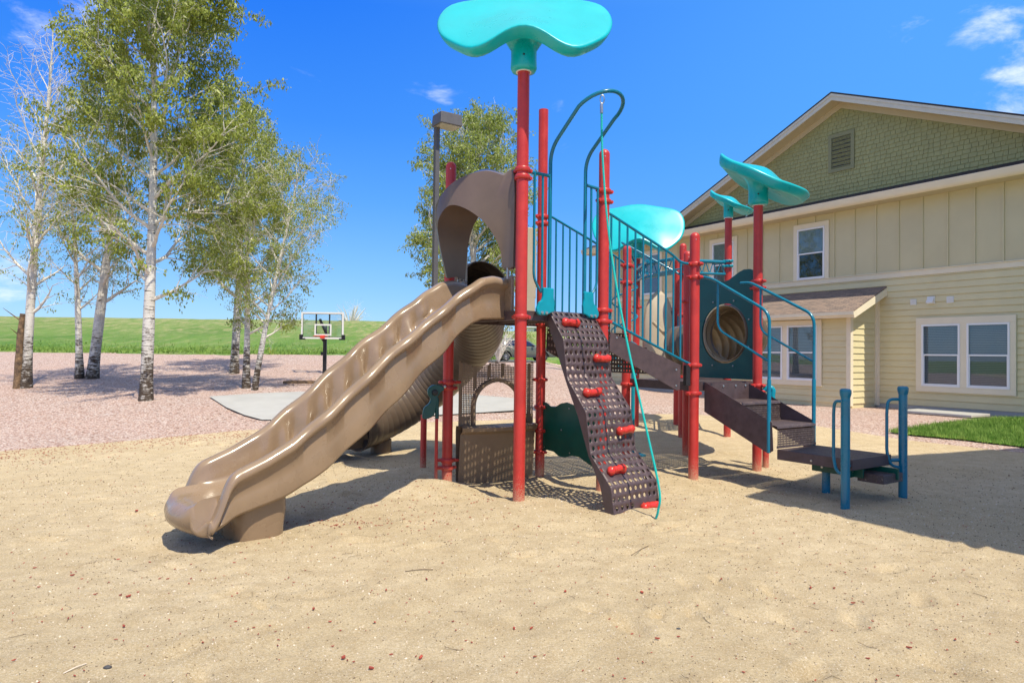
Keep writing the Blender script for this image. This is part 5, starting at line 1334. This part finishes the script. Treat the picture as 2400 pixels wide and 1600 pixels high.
# ---------- rope
rq = [(.62, 4.20), (.64, 3.70), (.72, 3.0), (.86, 2.31), (1.06, 1.6), (1.30, .87), (1.48, .30), (1.47, .1), (1.44, sz(1.38, 6.47)+.005)]
rm = PA+wdir*((LT+RT)/2)
rope_path = spline([P3(rm+cdir*(o-.05), h) for o, h in rq], 10)
rp = empty('climbing_rope', tuple(rope_path[-1]), 'long turquoise rope hanging from the teal arch down to the sand', 'rope')
# twisted strands
RP = np.array(rope_path); L_ = np.concatenate([[0], np.cumsum(np.linalg.norm(np.diff(RP, axis=0), axis=1))]); Q = np.arange(0, L_[-1], .008); C_ = np.stack([np.interp(Q, L_, RP[:, k]) for k in range(3)], 1)
b_ = MB()
for j in range(3):
    path_ = []
    for i, q in enumerate(Q):
        t = unit(C_[min(i+1, len(Q)-1)]-C_[max(i-1, 0)]); x = unit(np.cross(t, [0, 1, .01])); y = np.cross(t, x); a = q/.055*2*math.pi+j*2.094
        path_.append(C_[i]+.0055*(math.cos(a)*x+math.sin(a)*y))
    b_.tube(path_, .0068, 6)
b_.build('strand', M['rope'], rp, smooth=70)
b_ = MB().tube([rope_path[0]+[0, 0, .0], rope_path[2]], .017, 10); b_.build('ferrule', M['steel'], rp)
b_ = MB(); tc_ = P3(rm+cdir*.58, 4.25)
b_.tube([tc_+np.array([.022*math.cos(a), 0, .045*math.sin(a)]) for a in np.linspace(0, 6.28, 16)], .006, 6); b_.build('shackle', M['steel'], rp)

# ================================================================== TREES
def leaf_cards(P, D, n_each, size, spread, r_, droop=.85):
    """hanging lance-shaped leaves round each twig point; returns verts and faces arrays"""
    N = len(P)*n_each
    base = np.repeat(P, n_each, 0)+r_.normal(0, spread, (N, 3))
    d = r_.normal(0, 1, (N, 3))*.55; d[:, 2] -= droop*1.3; d /= np.linalg.norm(d, axis=1)[:, None]
    s = r_.normal(0, 1, (N, 3)); s = np.cross(d, s); s /= np.linalg.norm(s, axis=1)[:, None]+1e-9
    L = size*r_.uniform(.6, 1.25, N)[:, None]; wv = L*.21
    v = np.empty((N, 4, 3)); v[:, 0] = base; v[:, 1] = base+d*L*.45+s*wv; v[:, 2] = base+d*L; v[:, 3] = base+d*L*.45-s*wv
    return v.reshape(-1, 3), N
def tree(name, base, height, spread, seed, label, r0=.13, bare=.0, leafm='leaf', lean=(0, 0), first=.18, nlimb=26, leaf=.075, n_each=6, group='trees on the pink gravel', crownlow=1.0, up=.62, dens=1.0, barkm='bark', dead=False, topbare=0., twigm='branch', nsub=1.0):
    r_ = np.random.default_rng(seed); base = np.array(base, float)
    t = empty(name, tuple(base), label, 'tree', group)
    n = 14; tr = []
    ph = r_.uniform(0, 6, 4)
    for i in range(n+1):
        f = i/n; tr.append(base+np.array([lean[0]*f+.10*math.sin(3*f+ph[0])*f*spread*.5, lean[1]*f+.10*math.sin(4*f+ph[1])*f*spread*.4, height*f-.1*(i == 0)]))
    tr = np.array(spline(tr, 3)); Ft = np.linspace(0, 1, len(tr))
    def rt(f): return r0*(1-.4*f) if dead else r0*(1-f)**.85*(1+.35*math.exp(-f*height/.35))+.006
    b_ = MB(); b_.tube(tr, r0, 12, rad=[rt(f)*(1+.05*math.sin(17*f+ph[2])) for f in Ft])
    bb = MB(); tips = []; tdir = []
    def tp(f): return np.array([np.interp(f, Ft, tr[:, k]) for k in range(3)])
    def grow(p, d, L, r, lev, fbare):
        m = max(4, int(L/.22)) if lev < 2 else 4; pts = [p]; dd = unit(d)
        for k in range(m):
            dd = unit(dd+r_.normal(0, .10 if lev < 2 else .16, 3)+np.array([0, 0, (.05 if lev == 0 else (-.02 if lev == 1 else -.09))]))
            pts.append(pts[-1]+dd*L/m)
        pts = np.array(pts)
        bb.tube(pts, r, 6 if lev == 0 else (4 if lev == 1 else 3), cap=False, rad=[max(.0028, r*(1-.85*k/m)) for k in range(m+1)])
        if lev == 2:
            if r_.random() > fbare:
                tips.extend(pts[1:]); 
            return
        cnt = int((L/.20 if lev == 0 else L/.15)*nsub)+1
        for k in range(cnt):
            f = (k+.6+r_.uniform(-.3, .3))/cnt; f = .15+.85*min(1, max(0, f)); i = min(int(f*m), m-1); q = pts[i]+(pts[i+1]-pts[i])*(f*m-i if f*m-i <= 1 else 1)
            ax = unit(pts[i+1]-pts[i]); sd = unit(np.cross(ax, r_.normal(0, 1, 3))); an = r_.uniform(.5, 1.0)
            nd = ax*math.cos(an)+sd*math.sin(an)+np.array([0, 0, .10 if lev == 0 else -.05])
            grow(q, nd, (L*(.52-.25*f) if lev == 0 else .32)*r_.uniform(.7, 1.2)+(.1 if lev == 0 else 0), max(.004, r*.38*(1-.4*f)), lev+1, fbare)
    if not dead:
        for k in range(nlimb):
            f = first+(0.97-first)*((k+r_.uniform(0, 1))/nlimb)**.95; a = k*2.4+r_.uniform(-.5, .5); p = tp(f)
            prof = math.sin(math.pi*min(1, ((f-first)/(1-first)*.85+.16)))**.75; L = spread*prof*r_.uniform(.75, 1.15)
            upk = up*(.55+.9*f); d = np.array([math.cos(a), math.sin(a), upk+r_.uniform(-.1, .2)])
            fb = bare if f < 1-topbare else 1.0
            if f < first+.16: fb = max(fb, 1-crownlow)
            grow(p, d, L, max(.012, rt(f)*.48), 0, fb)
        # leader
        grow(tp(.97), np.array([0, 0, 1.]), height*.06, .012, 1, 0 if topbare == 0 else 1)
    else:
        for k in range(2):
            f = r_.uniform(.6, .9); a = r_.uniform(0, 6.28); bb.tube([tp(f), tp(f)+np.array([math.cos(a), math.sin(a), .8])*r_.uniform(.2, .5)], .02, 5, rad=[.022, .004])
    tk = b_.build('trunk', M[barkm], t, smooth=60)
    if len(bb.v): bb.build('branches', M[twigm], t, smooth=80)
    if tips:
        P = np.array(tips)
        P = P[r_.random(len(P)) < dens]
        cl = np.sin(P[:, 0]*4.1+seed)*np.sin(P[:, 1]*3.7+2*seed)+np.sin(P[:, 2]*4.6+seed*.7)*.8+r_.normal(0, .45, len(P))
        P = P[cl > -.8]
        v, N = leaf_cards(P, None, n_each+2, leaf*.95, .050, r_)
        me = bpy.data.meshes.new('crown'); me.vertices.add(len(v)); me.vertices.foreach_set('co', v.ravel()); me.loops.add(N*4); me.loops.foreach_set('vertex_index', np.arange(N*4, dtype=np.int32))
        me.polygons.add(N); me.polygons.foreach_set('loop_start', np.arange(0, N*4, 4, dtype=np.int32)); me.polygons.foreach_set('loop_total', np.full(N, 4, dtype=np.int32)); me.update(); me.validate()
        me.materials.append(M[leafm]); o = bpy.data.objects.new('crown', me); sc.collection.objects.link(o); o.parent = t; o.location = -Vector(t.location)
    print('TREE', name, len(tips), len(bb.f))
    return t
def gb(px, Y, dz=0.0):
    x = (px-1200)/1600*Y; return (x, Y, gz(x, Y)+dz)
tree('birch_tree', gb(345, 15.7), 11.3, 2.75, 3, 'tallest white-barked tree in front of the left cluster, full of drooping olive leaves', r0=.13, nlimb=42, first=.20, n_each=6, leaf=.10, up=.6, crownlow=.35)
tree('birch_tree', gb(64, 17.6), 9.3, 1.9, 5, 'slender white tree at the far left with bare pale upper branches', r0=.115, bare=.55, topbare=.42, nlimb=38, first=.20, lean=(.35, 0), up=1.15, dens=.8, crownlow=.3, n_each=4)
tree('dead_trunk', gb(43, 17.5), 1.9, .5, 6, 'dark brown peeling dead trunk beside the far-left white tree', r0=.10, dead=True, lean=(.10, 0), barkm='deadbark', twigm='deadbark', group=None)
tree('birch_tree', gb(189, 20), 6.0, 1.5, 8, 'thin dark-based tree with bare twigs, left of the leaning trunk', r0=.10, bare=.6, nlimb=22, first=.3, lean=(-.35, 0), dens=.6, n_each=4, up=.8)
tree('birch_tree', gb(218, 20), 9.0, 2.1, 9, 'white trunk leaning to the right behind the tallest tree', r0=.15, nlimb=28, first=.22, lean=(.9, 0), n_each=5, bare=.15, up=.8, crownlow=.4)
tree('birch_tree', gb(550, 22.5), 8.4, 2.3, 11, 'thick short white trunk at the back of the right-hand group of three', r0=.135, nlimb=28, first=.24, n_each=6, leafm='leaf', leaf=.09, up=.6, lean=(.2, 0))
tree('birch_tree', gb(579, 18.0), 6.6, 2.0, 12, 'straight black-striped white trunk in the middle of the right-hand group of three', r0=.085, nlimb=26, first=.2, n_each=6, leafm='leaf', lean=(-.1, 0), up=.6)
tree('birch_tree', gb(598, 17.6), 6.0, 1.75, 13, 'thin white tree leaning right with sparse fresh leaves, nearest the basketball hoop', r0=.07, nlimb=24, first=.22, n_each=5, leafm='leaf2', leaf=.06, lean=(1.0, 0), up=.75, dens=.8, bare=.1)
tree('birch_tree', gb(1105, 23.0), 8.9, 2.75, 21, 'leafy fresh green tree standing behind the slide and grey street lamp', r0=.15, nlimb=44, first=.13, n_each=4, leafm='leaf2', leaf=.10, up=.85, lean=(.1, 0), group=None)

# ================================================================== STREET LAMP
lx, ly = (1017-1200)/1600*16.0, 16.0; lz = gz(lx, ly)
lamp = empty('street_lamp', (lx, ly, lz), 'square grey street lamp with a box head behind the brown slide', 'street lamp')
a = R(38); ex = np.array([math.cos(a), math.sin(a), 0]); ey = np.array([-math.sin(a), math.cos(a), 0])
b_ = MB(); c = np.array([lx, ly, (lz+6.88)/2]); b_.obox(c, ex*.055, ey*.055, ZV*(6.88-lz)/2); b_.build('pole', M['lamp_grey'], lamp, smooth=0, bevel=.008)
b_ = MB(); b_.obox((lx, ly, lz+.03), ex*.14, ey*.14, ZV*.04); b_.build('base_plate', M['lamp_grey'], lamp, smooth=0, bevel=.01)
hc_ = np.array([lx+.24, ly-.02, 7.02]); hx = unit([.83, .55, 0]); hy = np.array([-hx[1], hx[0], 0])
b_ = MB(); pts0 = [hc_+hx*i*.29+hy*j*.24+ZV*-.14 for i, j in ((-1, -1), (1, -1), (1, 1), (-1, 1))]; pts1 = [hc_+hx*i*.27+hy*j*.22+ZV*.13 for i, j in ((-1, -1), (1, -1), (1, 1), (-1, 1))]
b_.add(pts0+pts1, [(0, 1, 5, 4), (1, 2, 6, 5), (2, 3, 7, 6), (3, 0, 4, 7), (4, 5, 6, 7), (3, 2, 1, 0)]); hdl = b_.build('head', M['lamp_grey'], lamp, smooth=0, bevel=.012)
b_ = MB().obox(hc_-ZV*.145, hx*.25, hy*.20, ZV*.008); b_.build('lens', M['lens'], hdl, smooth=0)

# ================================================================== BASKETBALL HOOP
hxp, hyp = (752-1200)/1600*22.4, 22.4; hz = gz(hxp, hyp)
hoop = empty('basketball_hoop', (hxp, hyp, hz), 'basketball hoop with a clear white-framed backboard on a black pole', 'basketball hoop')
b_ = MB().box(hxp-.055, hxp+.055, hyp+.5-.055, hyp+.5+.055, hz-.1, 2.15); b_.build('pole', M['black'], hoop, smooth=0, bevel=.01)
cx = (763-1200)/1600*22.9; Y = 22.5; x0, x1, z0, z1 = cx-.70, cx+.70, 1.98, 2.86
b_ = MB(); t_ = .055
b_.box(x0, x1, Y-.02, Y+.02, z1-t_, z1); b_.box(x0, x1, Y-.02, Y+.02, z0, z0+t_); b_.box(x0, x0+t_, Y-.02, Y+.02, z0+t_, z1-t_); b_.box(x1-t_, x1, Y-.02, Y+.02, z0+t_, z1-t_)
bf = b_.build('backboard', M['white_paint'], hoop, smooth=0)
b_ = MB().box(x0+t_, x1-t_, Y-.004, Y+.004, z0+t_, z1-t_); b_.build('glass', M['acrylic'], bf, smooth=0)
b_ = MB(); k_ = .014
for (a0, a1, c0, c1) in ((x0+t_, x1-t_, z1-t_-k_, z1-t_), (x0+t_, x1-t_, z0+t_, z0+t_+k_), (x0+t_, x0+t_+k_, z0+t_+k_, z1-t_-k_), (x1-t_-k_, x1-t_, z0+t_+k_, z1-t_-k_)): b_.box(a0, a1, Y-.012, Y-.006, c0, c1)
b_.box(x0-.05, x0+.06, Y-.035, Y+.03, z0-.02, z0+.14); b_.box(x0-.05, x0+.14, Y-.034, Y+.029, z0-.03, z0+.02); b_.box(x1-.06, x1+.05, Y-.035, Y+.03, z0-.02, z0+.14); b_.box(x1-.14, x1+.05, Y-.034, Y+.029, z0-.03, z0+.02)
b_.build('edge_pad', M['black'], bf, smooth=0)
b_ = MB(); b_.box(cx-.26, cx+.30, Y-.016, Y-.010, z0+.44, z0+.49); b_.box(cx-.26, cx+.30, Y-.016, Y-.010, z0+.11, z0+.16); b_.box(cx-.26, cx-.21, Y-.016, Y-.010, z0+.16, z0+.44); b_.box(cx+.25, cx+.30, Y-.016, Y-.010, z0+.16, z0+.44)
b_.build('target_square', M['white_paint'], bf, smooth=0)
b_ = MB(); b_.box(cx-.24, cx-.20, Y+.02, Y+.06, z0, z1-.04); b_.box(cx+.20, cx+.24, Y+.02, Y+.06, z0, z1-.04)
b_.tube([(hxp+.02, Y+.5, 2.05), (cx+.1, Y+.06, 2.45)], .03, 6); b_.tube([(hxp+.02, Y+.5, 2.15), (cx-.1, Y+.06, 2.62)], .05, 6); b_.tube([(hxp, Y+.5, 1.8), (cx-.15, Y+.06, 2.15)], .03, 6); b_.build('bracket', M['black'], hoop, smooth=0)
b_ = MB(); rx = cx+.02
b_.tube([(rx+.225*math.cos(a), Y-.30+.225*math.sin(a), 2.07) for a in np.linspace(0, 2*math.pi, 28)], .010, 8); b_.box(rx-.07, rx+.07, Y-.09, Y-.02, 2.0, 2.10); b_.build('rim', M['redrim'], hoop)
MB().box(hxp-.13, hxp-.055, hyp+.46, hyp+.54, 1.44, 1.55).build('crank', M['black'], hoop, smooth=0, bevel=.01)
b_ = MB(); o_ = np.array([*gb(708, 19.3, .02)]); 
for q, sx_, sy_ in (((0, .28), .4, .03), ((0, -.28), .4, .03), ((-.4, 0), .03, .28), ((.4, 0), .03, .28)): b_.obox(o_+[q[0], q[1], .03], (sx_, 0, 0), (0, sy_, 0), (0, 0, .035))
tag(b_.build('drain_frame', M['deadbark'], smooth=0), 'low dark timber frame lying on the gravel near the hoop', 'frame')

# ================================================================== PARKED CAR
def car(loc, yaw):
    root = empty('parked_car', loc, 'grey green estate car parked beyond the gravel, seen behind the red posts', 'car')
    c_, s_ = math.cos(yaw), math.sin(yaw); L0 = np.array(loc)
    def T(x, y, z): return L0+np.array([x*c_-y*s_, x*s_+y*c_, z])
    prof = [(-2.36, .42, .60), (-2.38, .62, .74), (-2.33, .90, .80), (-2.28, 1.05, .80), (-1.9, 1.10, .86), (-1.0, 1.10, .90), (.2, 1.06, .90), (.95, 1.02, .88), (1.7, .93, .84), (2.15, .80, .76), (2.36, .62, .68), (2.40, .42, .6)]
    # lower body: cross-sections along x
    X = np.linspace(-2.38, 2.40, 60); rows = []
    topx = [-2.38, -2.33, -2.2, -1.6, -.6, .9, 1.05, 1.7, 2.15, 2.34, 2.40]; toph = [.72, .92, 1.03, 1.06, 1.04, 1.02, 1.0, .92, .84, .70, .55]
    wx = [-2.38, -2.25, -1.9, 0, 1.7, 2.2, 2.40]; ww = [.66, .82, .90, .92, .90, .80, .62]
    for x in X:
        h = np.interp(x, topx, toph); w_ = np.interp(x, wx, ww); b0 = .30
        for cxw in (-1.42, 1.36):
            d = abs(x-cxw)
            if d < .40: b0 = max(b0, .335+math.sqrt(.40**2-d*d)*.98)
        b0 = min(b0, h-.12)
        sec = [(w_*.93, b0), (w_, b0+.10 if b0 < .5 else b0+.03), (w_*1.0, min(h-.08, .72)), (w_*.975, h-.05), (w_*.90, h), (0, h+.03), (-w_*.90, h), (-w_*.975, h-.05), (-w_, min(h-.08, .72)), (-w_, b0+.10 if b0 < .5 else b0+.03), (-w_*.93, b0)]
        rows.append([T(x, y, z) for y, z in sec])
    b_ = MB().grid(rows, closev=True); b_.f.append(tuple(range(11))); b_.m.append(0); b_.f.append(tuple(59*11+k for k in reversed(range(11)))); b_.m.append(0)
    body = b_.build('body', M['carpaint'], root, smooth=40)
    # greenhouse
    gx = [(-2.20, 1.03, .76), (-1.92, 1.38, .66), (-1.5, 1.56, .62), (-.6, 1.63, .62), (.1, 1.58, .62), (.45, 1.42, .64), (1.05, 1.00, .78)]
    rows = [[T(x, w2, 1.0), T(x, w1+.02, z-.06), T(x, w1-.06, z), T(x, 0, z+.02), T(x, -w1+.06, z), T(x, -w1-.02, z-.06), T(x, -w2, 1.0)] for x, z, w1 in gx for w2 in ((.82,))]
    MB().grid(rows).build('roof', M['carpaint'], body, smooth=40)
    for s in (1, -1):
        for pts in ([(-2.0, 1.12), (-1.55, 1.12), (-1.50, 1.46), (-1.78, 1.36)], [(-1.42, 1.12), (-.62, 1.12), (-.66, 1.52), (-1.38, 1.48)], [(-.54, 1.12), (.78, 1.08), (.30, 1.40), (-.05, 1.50), (-.56, 1.52)]):
            yy = lambda z: s*(.838-.15*((z-1.0)/.55))
            MB().poly([T(x, yy(z), z) for x, z in pts], T(0, s, 0)-T(0, 0, 0), .012).build('window', M['carglass'], body, smooth=0)
    b_ = MB().poly([T(-2.22, .6, 1.10), T(-2.22, -.6, 1.10), T(-1.97, -.54, 1.36), T(-1.97, .54, 1.36)], T(-1, 0, .5)-T(0, 0, 0), .03); b_.build('rear_window', M['carglass'], body, smooth=0)
    for s in (1, -1):
        MB().obox(T(-2.20, s*.70, .88), T(.16, 0, 0)-T(0, 0, 0), T(0, .17, 0)-T(0, 0, 0), ZV*.07).build('tail_light', M['tail'], body, smooth=0, bevel=.02)
        MB().tube([T(-1.7, s*.56, 1.63), T(-.1, s*.56, 1.64)], .02, 6).build('roof_rail', M['black'], body)
        MB().obox(T(.55, s*.98, 1.10), T(.07, 0, 0)-T(0, 0, 0), T(0, .08, 0)-T(0, 0, 0), ZV*.06).build('wing_mirror', M['black'], body, bevel=.02)
        MB().obox(T(0, s*.90, .34), T(1.0, 0, 0)-T(0, 0, 0), T(0, .03, 0)-T(0, 0, 0), ZV*.07).build('sill', M['carplastic'], body, bevel=.01)
    MB().obox(T(-2.30, 0, .48), T(.12, 0, 0)-T(0, 0, 0), T(0, .78, 0)-T(0, 0, 0), ZV*.15).build('bumper', M['carplastic'], body, bevel=.03)
    for x in (-1.42, 1.36):
        for s in (1, -1):
            ax = T(0, s, 0)-T(0, 0, 0); c = T(x, s*.80, .335)
            wh = MB().lathe([(.21, .09), (.23, .10), (.32, .10), (.335, .06), (.335, -.10), (.2, -.10)], c, 32, ax=ax).build('wheel', M['tyre'], root, smooth=40)
            b_ = MB().lathe([(.225, .085), (.205, .075), (.2, .03)], c, 32, ax=ax); b_.lathe([(.05, .09), (.0, .095)], c, 12, ax=ax)
            u1 = unit(np.cross(ax, ZV))
            for k in range(10):
                a = 2*math.pi*k/10; d = u1*math.cos(a)+ZV*math.sin(a); t_ = np.cross(ax, d); b_.obox(c+ax*.075+d*.125, d*.09, t_*.016, ax*.012)
            b_.build('rim', M['rim'], wh, smooth=40)
            MB().lathe([(.20, .02), (.0, .02)], c, 20, ax=ax).build('brake_disc', M['black'], wh)
    return root
car((.75, 50.0, gz(.75, 50)+.04), R(14))
# bin, far houses, pillar, shrubs
p = gb(1134, 47); b_ = MB().box(p[0]-.45, p[0]+.45, p[1]-.4, p[1]+.4, p[2], p[2]+1.0)
bn = tag(empty('wheeled_bin', p, 'navy bin beside the parked car, under the tube slide', 'bin')); MB().box(p[0]-.42, p[0]+.42, p[1]-.4, p[1]+.4, p[2]+.05, p[2]+.98).build('body', M['bin'], bn, smooth=0, bevel=.04)
MB().box(p[0]-.46, p[0]+.46, p[1]-.44, p[1]+.44, p[2]+.985, p[2]+1.06).build('lid', M['bin'], bn, smooth=0, bevel=.02)
def house(px0, px1, Y, zroof, zeave, label, wallm, roofm, zb=3.0):
    x0, x1 = (px0-1200)/1600*Y, (px1-1200)/1600*Y
    h = empty('house', ((x0+x1)/2, Y, zb), label, 'house')
    MB().box(x0+.4, x1-.4, Y, Y+8, zb, zeave).build('wall', M[wallm], h, smooth=0)
    b_ = MB(); ym = Y+4; b_.add([(x0, Y-.5, zeave), (x1, Y-.5, zeave), (x1-1.5, ym, zroof), (x0+2.2, ym, zroof), (x0, Y+8.5, zeave), (x1, Y+8.5, zeave)], [(0, 1, 2, 3), (5, 4, 3, 2), (0, 3, 4), (1, 5, 2)])
    b_.build('roof', M[roofm], h, smooth=0)
    b_ = MB(); b_.poly([(x0+.3, Y-.7, zeave), (x0+4.0, Y-.7, zeave), (x0+2.1, Y-.7, zroof-.1)], (0, -1, 0), .3); b_.build('gable', M[wallm], h, smooth=0)
    MB().box((x0+x1)/2-1, (x0+x1)/2+.4, Y-.06, Y-.01, zeave-1.4, zeave-.3).build('window', M['carglass'], h, smooth=0)
    return h
house(836, 905, 118, 1.55+(826-754)*118/1600, 1.55+(826-765)*118/1600, 'distant house with an orange roof on the skyline', 'stucco', 'orange_roof')
house(1225, 1300, 150, 1.55+(831-762)*150/1600, 1.55+(831-768)*150/1600, 'distant white house seen between the posts above the car', 'white_paint', 'darkroof')
b_ = MB(); p = gb(804, 112); zt_ = 1.55+(825-751)*112/1600
pl = empty('stone_pillar', p, 'small tan stone pillar on the skyline beside the backboard', 'pillar'); MB().box(p[0]-.42, p[0]+.42, 111.6, 112.4, 2.5, zt_-.3).build('shaft', M['stucco'], pl, smooth=0); MB().box(p[0]-.65, p[0]+.65, 111.35, 112.65, zt_-.3, zt_).build('cap', M['deadbark'], pl, smooth=0)
def shrub(p, h, w_, seed, label, lm, bare=False):
    r_ = np.random.default_rng(seed); t = empty('shrub', p, label, 'shrub'); bb = MB(); tips = []
    for k in range(46):
        a = r_.uniform(0, 6.28); rr = r_.uniform(.1, 1)*w_; e = np.array(p)+[rr*math.cos(a), rr*math.sin(a), h*r_.uniform(.5, 1)]; m_ = (np.array(p)+e)/2+[0, 0, .1*h]
        P = spline([np.array(p), m_, e], 3); bb.tube(P, .02, 4, cap=False, rad=[.02*h*(1-.8*i/(len(P)-1)) for i in range(len(P))])
        tips += P[3:]
        for q in range(4):
            s_ = P[3+q % (len(P)-3)]; ee = s_+r_.normal(0, .22*h, 3); bb.tube([s_, ee], .006, 3, cap=False); tips += [ee, (ee+s_)/2]
    bb.build('stems', M['branch'], t, smooth=80)
    if not bare:
        v, N = leaf_cards(np.array(tips), None, 9, .10*h**.5, .10*h, r_, droop=.2); b_ = MB(); b_.v = [tuple(q) for q in v.tolist()]; b_.f = [(4*i, 4*i+1, 4*i+2, 4*i+3) for i in range(N)]; b_.m = [0]*N
        b_.build('foliage', M[lm], t, smooth=0)
shrub(gb(1145, 45), 1.3, .8, 3, 'round bright green shrub beside the navy bin', 'leaf2')
shrub(gb(1168, 44), 2.3, 1.2, 4, 'bare twiggy shrub behind the tail of the parked car', 'leaf', True)
shrub(gb(822, 100), 4.2, 2.6, 5, 'bare brown shrub on the skyline beside the stone pillar', 'leaf', True)
for i, (px, lab) in enumerate(((1215, 'dark green bush on the far slope above the car'), (1360, 'low green bush on the far slope right of the car'), (1300, 'olive bush at the far roadside between the posts'))): shrub(gb(px, 74+6*i), 2.2, 2.0, 40+i, lab, 'leaf')
